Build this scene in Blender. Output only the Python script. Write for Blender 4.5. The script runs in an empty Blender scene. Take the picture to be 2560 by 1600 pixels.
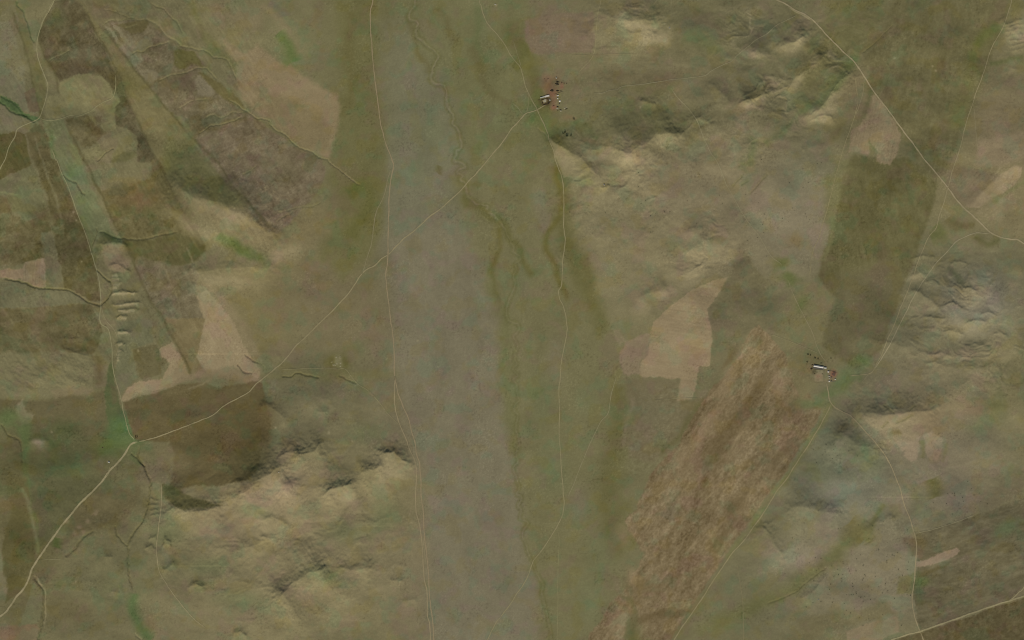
import bpy, math, random
import numpy as np
from mathutils import Vector

# ------------------------------------------------------------------ camera, sky, sun, exposure
SC = bpy.context.scene
COL = SC.collection
random.seed(7)
S = 1.5                                   # metres per photograph pixel (2560 x 1600 pixels)
ALT = 20000.0
cam_d = bpy.data.cameras.new('camera')
cam = bpy.data.objects.new('camera', cam_d); COL.objects.link(cam)
cam.location = (0, 0, ALT); cam.rotation_euler = (0, 0, 0)
cam_d.sensor_width = 36.0; cam_d.lens = 36.0 * ALT / (2560 * S)
cam_d.clip_start = 10.0; cam_d.clip_end = 120000.0
SC.camera = cam
SUN_EL, SUN_AZ = math.radians(37), math.radians(186)      # azimuth clockwise from north
world = bpy.data.worlds.new('World'); SC.world = world; world.use_nodes = True
wn = world.node_tree.nodes; wn.clear()
sky = wn.new('ShaderNodeTexSky'); sky.sky_type = 'NISHITA'; sky.sun_disc = False
sky.sun_elevation = SUN_EL; sky.sun_rotation = SUN_AZ
bgn = wn.new('ShaderNodeBackground'); bgn.inputs['Strength'].default_value = 0.07
wo = wn.new('ShaderNodeOutputWorld')
world.node_tree.links.new(sky.outputs[0], bgn.inputs['Color'])
world.node_tree.links.new(bgn.outputs[0], wo.inputs['Surface'])
sun_d = bpy.data.lights.new('sun', 'SUN'); sun_d.energy = 3.6; sun_d.angle = math.radians(0.5)
sun_d.color = (1.0, 0.96, 0.90)
sun = bpy.data.objects.new('sun', sun_d); COL.objects.link(sun)
sdir = Vector((math.sin(SUN_AZ) * math.cos(SUN_EL), math.cos(SUN_AZ) * math.cos(SUN_EL), math.sin(SUN_EL)))
sun.rotation_euler = sdir.to_track_quat('Z', 'Y').to_euler()
sun.location = (0, 0, 3000)
SC.view_settings.view_transform = 'Standard'
try: SC.view_settings.look = 'None'
except Exception: pass
SC.view_settings.gamma = 1.0; SC.view_settings.use_curve_mapping = False
SC.view_settings.exposure = 0.0
SC.render.engine = 'CYCLES'
SC.cycles.max_bounces = 3; SC.cycles.filter_width = 1.0
KEEP = (0.905, 0.92, 0.975)                     # radiance of a flat white ground / its albedo, per channel (measured)

# ------------------------------------------------------------------ numbers: grid, noise, distances
STEP = 2.0
core_x = np.arange(-90, 2650.1, STEP); core_y = np.arange(-70, 1670.1, STEP)
skirt = np.cumsum(6 * 1.32 ** np.arange(28))
X1 = np.concatenate([core_x[0] - skirt[::-1], core_x, core_x[-1] + skirt])
Y1 = np.concatenate([core_y[0] - skirt[::-1], core_y, core_y[-1] + skirt])
NX, NY = len(X1), len(Y1)
PX, PY = np.meshgrid(X1, Y1)
PX = PX.astype(np.float32); PY = PY.astype(np.float32)
rs = np.random.RandomState(11)
PERM = np.tile(rs.permutation(256), 3)
GA = rs.rand(256) * 2 * np.pi
GX, GY = np.cos(GA).astype(np.float32), np.sin(GA).astype(np.float32)

def noise(x, y, seed=0):
    x = x + seed * 17.31; y = y + seed * 9.77
    xi = np.floor(x); yi = np.floor(y)
    fx = (x - xi).astype(np.float32); fy = (y - yi).astype(np.float32)
    xi = xi.astype(np.int64) & 255; yi = yi.astype(np.int64) & 255
    u = fx * fx * fx * (fx * (fx * 6 - 15) + 10); v = fy * fy * fy * (fy * (fy * 6 - 15) + 10)
    def g(ix, iy, dx, dy):
        h = PERM[PERM[ix & 255] + (iy & 255)] & 255
        return GX[h] * dx + GY[h] * dy
    a = g(xi, yi, fx, fy); b = g(xi + 1, yi, fx - 1, fy)
    c = g(xi, yi + 1, fx, fy - 1); d = g(xi + 1, yi + 1, fx - 1, fy - 1)
    return ((a + (b - a) * u) * (1 - v) + (c + (d - c) * u) * v) * 1.5

def fbm(x, y, scale, octs=4, seed=0, ang=0.0, stretch=1.0, gain=0.5):
    """scale = size in photo pixels of the largest lump; ang (degrees, image sense) = direction it is drawn out along."""
    a = math.radians(ang)
    u = (x * math.cos(a) + y * math.sin(a)) / (scale * stretch); v = (-x * math.sin(a) + y * math.cos(a)) / scale
    r = 0; amp = 1.0; tot = 0
    for k in range(octs):
        r = r + amp * noise(u * 2 ** k, v * 2 ** k, seed + k * 3)
        tot += amp; amp *= gain
    return r / tot * 1.4

def ss(a, b, x):
    t = np.clip((x - a) / (b - a), 0, 1); return t * t * (3 - 2 * t)

# warped coordinates, so that no edge is ruler-straight
W1 = fbm(PX, PY, 46, 3, 5); W2 = fbm(PX, PY, 46, 3, 25)
W5 = fbm(PX, PY, 9, 2, 61); W6 = fbm(PX, PY, 9, 2, 65)
WX = PX + 3.6 * W1 + 1.5 * W5; WY = PY + 3.6 * W2 + 1.5 * W6
w3 = fbm(PX, PY, 120, 4, 35); w4 = fbm(PX, PY, 120, 4, 45)
VX = PX + 15 * w3 + 5 * W1; VY = PY + 15 * w4 + 5 * W2

UX = PX + 7 * fbm(PX, PY, 60, 3, 71) + 2.2 * W5; UY = PY + 7 * fbm(PX, PY, 60, 3, 75) + 2.2 * W6

EDGE = fbm(PX, PY, 7, 3, 81, gain=.7) * 2.6 + fbm(PX, PY, 26, 2, 83) * 2.2

def T(r, c, pts):                          # coordinates read off a 640 x 400 tile enlarged 3.78 times
    return [(c * 640 + x / 3.78, r * 400 + y / 3.78) for x, y in pts]
def J(*runs):
    out = []
    for r, c, p in runs: out += T(r, c, p)
    return out
def O(*pts):                               # coordinates read off the whole picture at 2420 wide
    return [(x * 1.0582, y * 1.0582) for x, y in pts]

def win(x0, x1, y0, y1):
    return (slice(max(0, np.searchsorted(Y1, y0)), np.searchsorted(Y1, y1)), slice(max(0, np.searchsorted(X1, x0)), np.searchsorted(X1, x1)))

def smooth(pts, n=4):
    p = np.array(pts, float)
    if len(p) < 3: return p
    q = np.vstack([2 * p[0] - p[1], p, 2 * p[-1] - p[-2]])
    out = []
    for i in range(1, len(q) - 2):
        for k in range(n):
            t = k / n
            out.append(0.5 * ((2 * q[i]) + (-q[i-1] + q[i+1]) * t + (2*q[i-1] - 5*q[i] + 4*q[i+1] - q[i+2]) * t*t + (-q[i-1] + 3*q[i] - 3*q[i+1] + q[i+2]) * t**3))
    out.append(p[-1]); return np.array(out)

def pdist(pts, pad, X=None, Y=None):
    """distance, side (+ to the right of travel on the image) and 0..1 run along a polyline, in its window"""
    X = WX if X is None else X; Y = WY if Y is None else Y
    p = np.array(pts, float)
    sl = win(p[:, 0].min() - pad - 30, p[:, 0].max() + pad + 30, p[:, 1].min() - pad - 30, p[:, 1].max() + pad + 30)
    x = X[sl]; y = Y[sl]
    D = np.full(x.shape, 1e9, np.float32); SD = np.ones(x.shape, np.float32); TT = np.zeros(x.shape, np.float32)
    L = np.concatenate([[0], np.cumsum(np.hypot(*(p[1:] - p[:-1]).T))])
    x1 = X1[sl[1]]; y1 = Y1[sl[0]]
    for i in range(len(p) - 1):
        a, b = p[i], p[i+1]; d = b - a; l2 = d @ d
        if l2 < 1e-6: continue
        m = pad + 30
        c0, c1 = np.searchsorted(x1, min(a[0], b[0]) - m), np.searchsorted(x1, max(a[0], b[0]) + m)
        r0, r1 = np.searchsorted(y1, min(a[1], b[1]) - m), np.searchsorted(y1, max(a[1], b[1]) + m)
        if c1 <= c0 or r1 <= r0: continue
        s2 = (slice(r0, r1), slice(c0, c1))
        ox = x[s2] - a[0]; oy = y[s2] - a[1]
        t = np.clip((ox * d[0] + oy * d[1]) / l2, 0, 1)
        dist = np.hypot(ox - t * d[0], oy - t * d[1])
        up = dist < D[s2]
        D[s2] = np.where(up, dist, D[s2])
        SD[s2] = np.where(up, np.sign(d[0] * oy - d[1] * ox), SD[s2])
        TT[s2] = np.where(up, (L[i] + t * (L[i+1] - L[i])) / L[-1], TT[s2])
    return sl, D, SD, TT

def inside(pts, feather, X=None, Y=None):
    X = WX if X is None else X; Y = WY if Y is None else Y
    pts = list(pts) + [pts[0]]
    sl, D, _, _ = pdist(pts, feather + 2, X, Y)
    x = X[sl]; y = Y[sl]; ins = np.zeros(x.shape, bool)
    for (ax, ay), (bx, by) in zip(pts[:-1], pts[1:]):
        if ay == by: continue
        ins ^= ((ay > y) != (by > y)) & (x < (bx - ax) * (y - ay) / (by - ay) + ax)
    sd = np.where(ins, D, -D) + (EDGE[sl] if feather < 12 else 0)
    return sl, ss(-feather, feather, sd)

# ------------------------------------------------------------------ the lie of the land (metres) and what grows on it (colour, some hill light and shade painted in)
H = np.zeros((NY, NX), np.float32)
C = np.zeros((NY, NX, 3), np.float32)
C[:] = (110, 104, 74)
FID = np.zeros((NY, NX), np.int16)

def paint(sl, m, col, op=1.0):
    m = (m * op)[..., None]
    C[sl] = C[sl] * (1 - m) + np.array(col, np.float32) * m
def poly(pts, col, f=2.5, op=1.0, wild=False):
    sl, m = inside(pts, f, VX if wild else None, VY if wild else None); paint(sl, m, col, op); return sl, m
def blob(cx, cy, rx, ry, col, op=1.0, ang=0, wild=True):
    R = max(rx, ry) * 2.2
    sl = win(cx - R, cx + R, cy - R, cy + R); x = (VX if wild else WX)[sl] - cx; y = (VY if wild else WY)[sl] - cy
    a = math.radians(ang); u = (x * math.cos(a) + y * math.sin(a)) / rx; v = (-x * math.sin(a) + y * math.cos(a)) / ry
    m = np.exp(-(u * u + v * v) ** 1.3); paint(sl, m, col, op)
def stroke(pts, w, col, op=1.0, wild=False, fade=True, n=3):
    pts = smooth(pts, n)
    sl, D, sd, t = pdist(pts, w * 2.5, VX if wild else None, VY if wild else None)
    m = np.exp(-(D / w) ** 2)
    if fade: m = m * ss(0, .06, t) * ss(0, .06, 1 - t)
    paint(sl, m, col, op)
def tex(sl, m, amp, scale, octs=3, seed=0, ang=0, st=1, tint=(1, 1, .9), gain=.6, hard=0):
    n = fbm(PX[sl], PY[sl], scale, octs, seed, ang, st, gain)
    if hard: n = np.tanh(n * hard) / math.tanh(hard)
    C[sl] += (amp * n * m)[..., None] * np.array(tint, np.float32)
def ridge(pts, amp, wn_, ws, crisp=1.3, wild=True, n=3):
    """crest drawn west to east; shaded flank to the north wn_ px wide, sunny flank ws px wide"""
    if amp >= 8: wn_ *= 1.25; ws *= 1.2; amp *= 1.75; crisp = min(crisp, 1.15)
    else: amp *= 1.1
    p = np.array(pts, float); a, b = p[0], p[-1]; L = np.hypot(*(b - a)); e = (b - a) / L; f = np.array([-e[1], e[0]])
    pu = (p - a) @ e; pv = (p - a) @ f
    sm_u = np.linspace(-.3 * L, 1.3 * L, 80); sm_v = np.interp(sm_u, pu, pv)
    k = np.hanning(9); k /= k.sum(); sm_v = np.convolve(np.pad(sm_v, 4, 'edge'), k, 'valid')
    pad = max(wn_, ws) * 2.6 + 20
    sl = win(min(a[0], b[0]) - pad, max(a[0], b[0]) + pad, p[:, 1].min() - pad, p[:, 1].max() + pad)
    x = (UX if wild else WX)[sl] - a[0]; y = (UY if wild else WY)[sl] - a[1]
    u = x * e[0] + y * e[1]; v = x * f[0] + y * f[1] - np.interp(x * e[0] + y * e[1], sm_u, sm_v)
    g = np.exp(-(np.maximum(0, np.abs(u - L / 2) - .30 * L) / max(.17 * L, .5 * max(wn_, ws))) ** 2)
    w = np.where(v > 0, ws, wn_)
    flute = 1 + .07 * fbm(u, v * 0, 16, 3, 601 + int(p[0, 0]) % 50) * np.clip(np.abs(v) / w, 0, 1)
    H[sl] += amp * g * flute * np.exp(-(np.abs(v) / w) ** crisp)
def cut(pts, depth, w, col=None, op=.6, n=3, fade=True, floor=0):
    pts = smooth(pts, n)
    sl, D, sd, t = pdist(pts, w * 3 + 2)
    e = ss(0, .04, t) * ss(0, .04, 1 - t) if fade else 1
    H[sl] -= depth * np.exp(-(D / w) ** (2 if not floor else 4)) * e
    if col is not None: paint(sl, np.exp(-(D / (w * 1.2)) ** 2) * e, col, op)
def region(mask_list):
    """soft union of blobs (cx, cy, rx, ry, ang) over the whole grid"""
    M = np.zeros((NY, NX), np.float32)
    for cx, cy, rx, ry, a in mask_list:
        R = max(rx, ry) * 1.9; sl = win(cx - R, cx + R, cy - R, cy + R)
        a = math.radians(a); x = VX[sl] - cx; y = VY[sl] - cy
        u = (x * math.cos(a) + y * math.sin(a)) / rx; v = (-x * math.sin(a) + y * math.cos(a)) / ry
        M[sl] = np.maximum(M[sl], 1 - ss(.3, 1.45, np.sqrt(u * u + v * v)))
    return M
FIELDS = []
def field(pts, col, label, f=1.6, op=1.0, t=None, cut_out=True):
    f = f + .5; op = op * .96
    sl, m = inside(pts, f)
    paint(sl, m, col, op)
    if t:
        for args in t: tex(sl, m, **args)
    if cut_out:
        FIELDS.append(label); FID[sl] = np.where(m > .5, len(FIELDS), FID[sl])
    return sl, m

full = (slice(0, NY), slice(0, NX))
OLIVE, DARKO, DKBR, TAN, GREY, GREEN, GREENG = (110, 104, 72), (91, 86, 53), (96, 86, 58), (138, 124, 95), (114, 106, 84), (86, 100, 58), (104, 107, 78)

# broad differences of ground
blob(1110, 1250, 150, 520, (115, 105, 82), 1, -4); blob(1080, 900, 130, 380, (112, 104, 80), .9)
blob(1060, 330, 110, 330, (108, 108, 82), .8); blob(1020, 500, 60, 160, (112, 108, 86), .7)
blob(1420, 1100, 130, 520, (107, 104, 70), .9); blob(1250, 200, 150, 260, (106, 104, 70), .8)
blob(920, 90, 110, 260, (106, 102, 66), .7)
blob(880, 560, 45, 130, (98, 94, 54), .8); blob(860, 760, 110, 120, (112, 102, 74), .7)
blob(560, 80, 160, 90, (118, 110, 78), .7); blob(740, 130, 80, 110, (116, 112, 78), .8)
blob(1560, 620, 200, 260, (120, 112, 82), .9); blob(1760, 560, 160, 200, (118, 107, 82), .8)
blob(2000, 520, 110, 160, (121, 112, 88), .9); blob(2000, 430, 90, 60, (108, 106, 80), .6)
blob(1850, 120, 190, 130, (104, 99, 72), .9, -25); blob(1950, 280, 260, 90, (108, 102, 74), .9, -38)
blob(1730, 110, 120, 90, (98, 94, 66), .8); blob(1900, 80, 60, 40, (90, 86, 64), .8); blob(1860, 170, 110, 40, (96, 93, 66), .7, -20); blob(1640, 310, 110, 50, (93, 91, 60), .8); blob(1500, 330, 90, 50, (102, 99, 68), .6); blob(2080, 130, 110, 40, (102, 97, 62), .8, -45); blob(2060, 190, 26, 90, (96, 92, 58), .7, 45)  # darker north-eastern ground; shade of a crest's north flank painted in too
blob(1560, 140, 220, 90, (118, 110, 78), .6); blob(1500, 70, 90, 60, (122, 113, 84), .7)
blob(1370, 75, 60, 70, (114, 102, 80), .9, 0, False)
blob(1700, 200, 200, 60, (108, 100, 74), .7, 4); blob(1560, 330, 180, 70, (104, 100, 68), .6)
blob(1600, 420, 200, 60, (120, 109, 82), .6, 8)
blob(2250, 160, 170, 200, (104, 98, 68), .9, 10); blob(2160, 230, 80, 60, (122, 108, 80), .6)
blob(2500, 330, 90, 160, (116, 104, 78), .9); blob(2450, 480, 120, 120, (122, 112, 80), .9)
blob(2440, 800, 200, 170, (112, 107, 84), .9); blob(2300, 900, 160, 90, (106, 102, 78), .8)
blob(2250, 1000, 330, 200, (116, 109, 82), .7); blob(2500, 960, 110, 170, (114, 108, 74), .7)
blob(2120, 1220, 170, 180, (110, 107, 84), .9); blob(2350, 1130, 190, 130, (118, 109, 88), .8)
blob(2200, 1420, 260, 160, (117, 110, 86), .9); blob(1900, 1480, 120, 130, (108, 103, 76), .9)
blob(2320, 1040, 50, 70, (120, 100, 72), .5); blob(2430, 1010, 90, 35, (118, 100, 70), .45)
blob(650, 960, 60, 30, (104, 104, 72), .8); blob(760, 1000, 150, 110, (106, 100, 74), .9)
blob(640, 780, 120, 120, (118, 108, 74), .8); blob(620, 560, 150, 60, (126, 112, 80), .7, 25)
blob(760, 560, 120, 60, (118, 106, 74), .7); blob(700, 700, 140, 50, (110, 102, 66), .7)
blob(800, 720, 90, 70, (110, 100, 74), .8); blob(860, 820, 120, 60, (114, 104, 76), .7)
blob(700, 1350, 420, 230, (129, 118, 88), .95); blob(520, 1460, 260, 150, (121, 112, 82), .9); blob(700, 1220, 90, 50, (145, 128, 100), .8, -20); blob(890, 1250, 70, 50, (142, 128, 98), .75); blob(560, 1310, 100, 50, (128, 114, 88), .6, -10)
blob(960, 1250, 110, 120, (118, 110, 78), .8); blob(300, 1400, 190, 150, (104, 99, 70), .9)
blob(150, 1150, 170, 130, (88, 86, 56), .9); blob(60, 1320, 80, 240, (92, 86, 55), .9)
blob(1560, 560, 170, 190, (124, 115, 85), .85); blob(1720, 480, 160, 90, (122, 112, 86), .7); blob(1830, 420, 150, 120, (120, 110, 84), .7); blob(1940, 560, 90, 130, (124, 115, 91), .7); blob(2300, 960, 160, 80, (120, 111, 85), .7); blob(1500, 170, 180, 80, (118, 110, 80), .5); blob(640, 700, 160, 60, (120, 109, 80), .5); blob(560, 520, 110, 40, (126, 113, 84), .6, 28); blob(1080, 1350, 60, 1, (118, 109, 86), .1)
blob(2170, 1440, 170, 110, (123, 114, 91), .8); blob(2000, 1400, 80, 50, (120, 112, 92), .8); blob(2110, 1210, 100, 80, (113, 111, 93), .85); blob(2380, 1240, 80, 60, (124, 114, 93), .8); blob(2440, 760, 90, 80, (119, 114, 98), .85); blob(2010, 560, 70, 110, (124, 115, 92), .7)
blob(10, 1420, 26, 90, (120, 112, 84), .8); blob(230, 1260, 120, 60, (92, 86, 58), .8)
blob(850, 940, 260, 14, (108, 103, 66), .6); blob(750, 1040, 120, 60, (104, 98, 72), .5)

poly([(840, -80), (945, -80), (940, 120), (950, 260), (965, 400), (965, 560), (930, 640), (860, 700), (800, 640), (850, 500), (820, 440), (850, 250)], (103, 99, 63), 14, .8, True)
poly([(960, -80), (1290, -80), (1330, 60), (1370, 240), (1400, 400), (1200, 420), (1130, 300), (1040, 120), (1000, 60)], (107, 104, 70), 16, .7, True)
poly([(950, 60), (1010, 40), (1060, 160), (1130, 250), (1170, 420), (1130, 480), (1120, 540), (1060, 620), (980, 640), (968, 480), (985, 420), (960, 280)], (112, 108, 84), 34, .65, True)
poly([(972, 600), (1130, 520), (1190, 620), (1222, 740), (1250, 880), (1268, 1020), (1290, 1180), (1312, 1360), (1340, 1500), (1360, 1700), (1080, 1700), (1068, 1400), (1052, 1180), (1020, 1060), (994, 960), (984, 820), (970, 700)], (116, 109, 86), 26, .95, True)
poly([(1130, 430), (1290, 360), (1400, 420), (1420, 560), (1470, 700), (1540, 840), (1556, 1000), (1562, 1200), (1600, 1350), (1500, 1460), (1430, 1620), (1360, 1620), (1330, 1400), (1300, 1200), (1275, 1020), (1255, 860), (1225, 720), (1190, 600)], (110, 105, 73), 16, .9, True)
stroke([(1262, 30), (1312, 140), (1345, 230), (1385, 330), (1405, 440), (1412, 560), (1450, 680), (1480, 760), (1530, 850)], 24, (97, 93, 56), .8, True)
stroke([(1548, 980), (1545, 1080), (1525, 1200), (1550, 1300), (1590, 1380)], 26, (99, 96, 60), .6, True)
for a in [(1350, 1000, 30, 70), (1460, 1000, 24, 40), (1380, 1180, 40, 60), (1500, 1380, 40, 50), (1300, 700, 26, 50), (1470, 1500, 30, 60), (1080, 330, 30, 40), (1040, 420, 26, 40), (1200, 60, 20, 60), (1240, 300, 26, 40)]: blob(*a, (102, 106, 74), .45)
for a in [(1360, 560, 16, 50), (1345, 500, 14, 30), (1390, 900, 24, 60), (1450, 1260, 20, 50), (1330, 1480, 20, 60)]: blob(*a, (116, 107, 86), .6)
# ---- valley of the meandering river: darker and greener threads
for p, w, c, o in [
    (T(0, 1, [(850, 60), (890, 300), (870, 500), (900, 900), (800, 1120)]), 16, (98, 92, 56), .7),
    (T(0, 1, [(1400, 90), (1480, 340), (1530, 430), (1590, 560), (1620, 700)]), 12, (98, 92, 60), .7),
    (T(0, 1, [(1650, 100), (1760, 150), (1830, 330), (1900, 400)]), 15, (98, 92, 60), .7),
    (T(0, 1, [(2000, 430), (2140, 640), (2180, 820), (2300, 900), (2419, 1000)]), 18, (98, 92, 60), .6),
    (T(0, 1, [(2110, 60), (2080, 250), (2050, 400), (2200, 600)]), 14, (98, 102, 66), .7),
    (T(0, 2, [(20, 380), (110, 480), (100, 560), (20, 640)]), 20, (96, 94, 54), .9),
    (T(0, 2, [(100, 560), (200, 800), (300, 1060), (380, 1300), (440, 1500)]), 16, (100, 96, 56), .7),
    (J((1, 2, [(400, 0), (430, 200), (440, 420), (400, 620), (320, 760), (330, 880), (420, 1100), (500, 1240), (560, 1340)]),), 15, (98, 92, 50), .85),
    (J((1, 2, [(640, 900), (720, 1060), (760, 1200), (740, 1400)]),), 17, (100, 94, 56), .7),
    (J((1, 1, [(1960, 300), (2000, 400), (2100, 440), (2200, 540), (2330, 600), (2400, 780)]), (1, 2, [(40, 800), (90, 960), (200, 1130)])), 13, (96, 92, 54), .85),
    (T(1, 1, [(2310, 620), (2290, 850), (2230, 1010), (2240, 1130), (2300, 1400)]), 10, (98, 92, 54), .8),
    (J((1, 1, [(2210, 1100), (2250, 1300), (2340, 1500)]), (2, 1, [(2360, 200), (2390, 500), (2400, 900), (2410, 1300)])), 22, (106, 104, 68), .7),
    (T(1, 1, [(1740, 30), (1730, 110)]), 12, (98, 94, 58), .8),
    (T(1, 1, [(2050, 200), (2110, 270)]), 16, (100, 95, 58), .7),
    (J((2, 2, [(1000, 540), (1000, 900), (960, 1200)]), (3, 2, [(920, 0), (880, 250), (950, 600), (1000, 800)])), 34, (100, 95, 60), .7),
    (T(1, 1, [(830, 350), (1000, 240), (1080, 420), (920, 680), (860, 800)]), 26, (94, 92, 50), .7)]:
    stroke(p, w * .72, c, min(1, o * 1.05), True)

for p, w, o in [([(0, 1045), (40, 1075), (60, 1130), (70, 1220), (80, 1300), (92, 1380)], 9, .6), (T(2, 0, [(960, 1200), (1020, 1150), (1130, 1120), (1230, 1130)]), 10, .6), (T(2, 0, [(1290, 1180), (1250, 1260), (1330, 1340)]), 6, .6),
               ([(1990, 296), (2040, 262), (2075, 225), (2110, 180), (2150, 130)], 12, .6), ([(1905, 360), (1960, 330), (2005, 300)], 9, .5), ([(1700, 90), (1760, 100), (1800, 130)], 16, .4), ([(1420, 300), (1460, 330), (1500, 350)], 18, .45),
               ([(1880, 340), (1870, 390), (1860, 410)], 12, .5), ([(2050, 990), (2100, 960), (2160, 935)], 10, .5), ([(2150, 960), (2170, 920)], 8, .4), (T(1, 0, [(540, 20), (640, 260), (760, 560), (830, 780), (900, 1000)]), 8, .5), (T(1, 0, [(900, 330), (880, 600), (860, 760)]), 7, .5),
               ([(430, 150), (470, 200), (520, 270), (560, 320)], 8, .4), ([(640, 360), (700, 390), (760, 430)], 8, .5), ([(2060, 640), (2040, 760), (2010, 830)], 10, .4)]:
    stroke(p, w, (88, 98, 60), o, True)
for a in [(420, 1330, 50, 30), (520, 1420, 60, 24), (300, 1480, 60, 40), (640, 1280, 40, 18), (870, 1330, 60, 26), (960, 1290, 30, 40), (820, 1440, 60, 24), (180, 1180, 50, 40), (600, 1500, 60, 26), (920, 1080, 40, 24), (900, 870, 20, 24), (2440, 1060, 30, 30), (2490, 1010, 24, 50), (2300, 1260, 24, 30), (2040, 1180, 40, 30)]: blob(*a, (98, 104, 70), .5)
# ---- hills in the north-west: strips of old ploughland
S1 = T(0, 0, [(520, 0), (740, 0), (830, 150), (890, 260), (900, 330), (1010, 520), (1060, 640), (1110, 720), (1160, 850), (1210, 950), (1260, 1060), (1330, 1230), (1430, 1420), (1470, 1530),
     (1310, 1530), (1290, 1400), (1290, 1290), (1200, 1210), (1100, 1180), (1080, 1010), (1130, 960), (1090, 870), (1040, 800), (950, 720), (830, 690), (720, 700), (640, 740), (560, 770), (520, 700), (490, 640), (420, 540), (370, 370), (400, 250), (450, 120)])
MOT = [dict(amp=21, scale=20, octs=5, seed=51, gain=.85, ang=-25, st=1.5), dict(amp=9, scale=60, octs=2, seed=52, tint=(1, .9, .9))]
field(S1, (91, 83, 58), 'mottled dark brown fallow strip running down from the top edge', 2, t=MOT)
blob(150, 45, 24, 30, (82, 84, 54), .8); blob(240, 30, 30, 40, (88, 80, 56), .6); blob(215, 130, 45, 20, (112, 102, 78), .5)
blob(200, 165, 60, 18, (92, 80, 60), .7); blob(280, 200, 40, 40, (88, 80, 52), .6)
field(T(0, 0, [(910, 230), (1000, 190), (1390, 185), (1600, 380), (1850, 480), (1920, 600), (1880, 700), (2000, 800), (2200, 930), (2300, 1040), (2440, 1120), (2440, 1530), (2060, 1530), (1900, 1380), (1820, 1310), (1800, 1200), (1620, 1050), (1460, 870), (1310, 690), (1210, 560), (1080, 400)]),
      (104, 95, 70), 'mottled grey-brown fallow field cut by pale gullies in the north-west', 2, t=MOT)
field([(545, 360), (560, 310), (640, 292), (690, 335), (750, 362), (800, 388), (815, 430), (795, 480), (760, 515), (725, 560), (690, 585), (660, 572), (600, 505), (560, 450), (500, 372)],
      (112, 100, 77), 'worn brown slope with scuffed bare ground below the fallow field', 3, t=MOT)
for p in ([(985, 240), (1030, 250), (1130, 380), (1250, 510), (1210, 540), (1080, 360)], [(1050, 210), (1090, 210), (1190, 340), (1300, 480), (1260, 500), (1140, 340)]):
    poly(T(0, 0, p), (116, 108, 82), 1.6)
poly(T(0, 0, [(1200, 320), (1230, 330), (1290, 430), (1300, 450), (1250, 420)]), (112, 104, 80), 1)
poly(T(0, 0, [(1300, 400), (1380, 330), (1440, 350), (1440, 440), (1330, 500), (1370, 560), (1290, 640), (1230, 590), (1250, 500)]), (110, 105, 80), 2)
poly(T(0, 0, [(1640, 500), (1850, 480), (1920, 620), (1700, 660), (1640, 640)]), (93, 88, 52), 4, wild=True)
poly(T(0, 0, [(1090, 230), (1390, 185), (1420, 215), (1350, 300), (1250, 320)]), (94, 86, 56), 3)
poly(T(0, 0, [(1830, 760), (1900, 710), (2050, 850), (1980, 920), (1860, 900)]), (117, 108, 84), 3)
poly(T(0, 0, [(1300, 660), (1440, 660), (1500, 720), (1450, 800), (1390, 770)]), (116, 107, 82), 3)
poly(T(0, 0, [(1600, 700), (1820, 680), (1860, 840), (1700, 900), (1480, 860)]), (98, 88, 64), 6, .7, True)
poly(T(0, 0, [(1880, 690), (1930, 680), (2100, 800), (2250, 930), (2330, 1040), (2120, 940)]), (98, 90, 56), 3)
poly(T(0, 0, [(700, 0), (900, 60), (1090, 100), (1240, 160), (1390, 180), (1000, 190), (910, 230), (830, 110), (780, 0)]), (104, 96, 68), 3)
# pale olive grass strip between the fallow strips
field(T(0, 0, [(760, 0), (800, 60), (890, 190), (990, 330), (1090, 420), (1210, 570), (1310, 700), (1460, 880), (1600, 1050), (1730, 1200), (1800, 1330), (1720, 1530), (1490, 1530), (1440, 1410), (1340, 1220), (1265, 1050), (1210, 930), (1120, 700), (1020, 500), (905, 300), (850, 160)]),
      (111, 103, 70), 'smooth olive grass strip between two mottled fallow strips', 1.6)
blob(320, 215, 40, 30, (96, 90, 50), .6); blob(430, 390, 22, 60, (96, 96, 58), .7)
# rounded pale fields
P1 = T(0, 0, [(560, 780), (640, 745), (720, 705), (850, 690), (960, 730), (1040, 800), (1080, 880), (1130, 960), (1080, 1010), (1090, 1150), (1110, 1210), (1010, 1260), (950, 1180), (900, 1180), (860, 1110), (830, 1080), (700, 1095), (600, 1110), (500, 1125), (440, 1125), (430, 1000), (470, 900), (570, 920)])
field(P1, (118, 112, 78), 'rounded pale olive meadow amid mottled brown fallow', 1.5)
field(T(0, 0, [(615, 1120), (820, 1090), (900, 1190), (950, 1190), (1000, 1260), (860, 1400), (780, 1390), (700, 1280)]), (100, 92, 62), 'small brown patch below the rounded pale meadow', 1.5, t=MOT)
poly(T(0, 0, [(750, 1420), (880, 1400), (1000, 1310), (1210, 1215), (1290, 1290), (1290, 1400), (1180, 1430), (1060, 1512), (900, 1512), (770, 1500)]), (116, 110, 77), 2)
poly(T(0, 0, [(1060, 1480), (1280, 1420), (1300, 1480), (1200, 1530), (1060, 1530)]), (98, 94, 62), 4)
poly(T(0, 0, [(890, 1110), (960, 1100), (960, 1180), (910, 1160)]), (104, 96, 66), 2)
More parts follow.
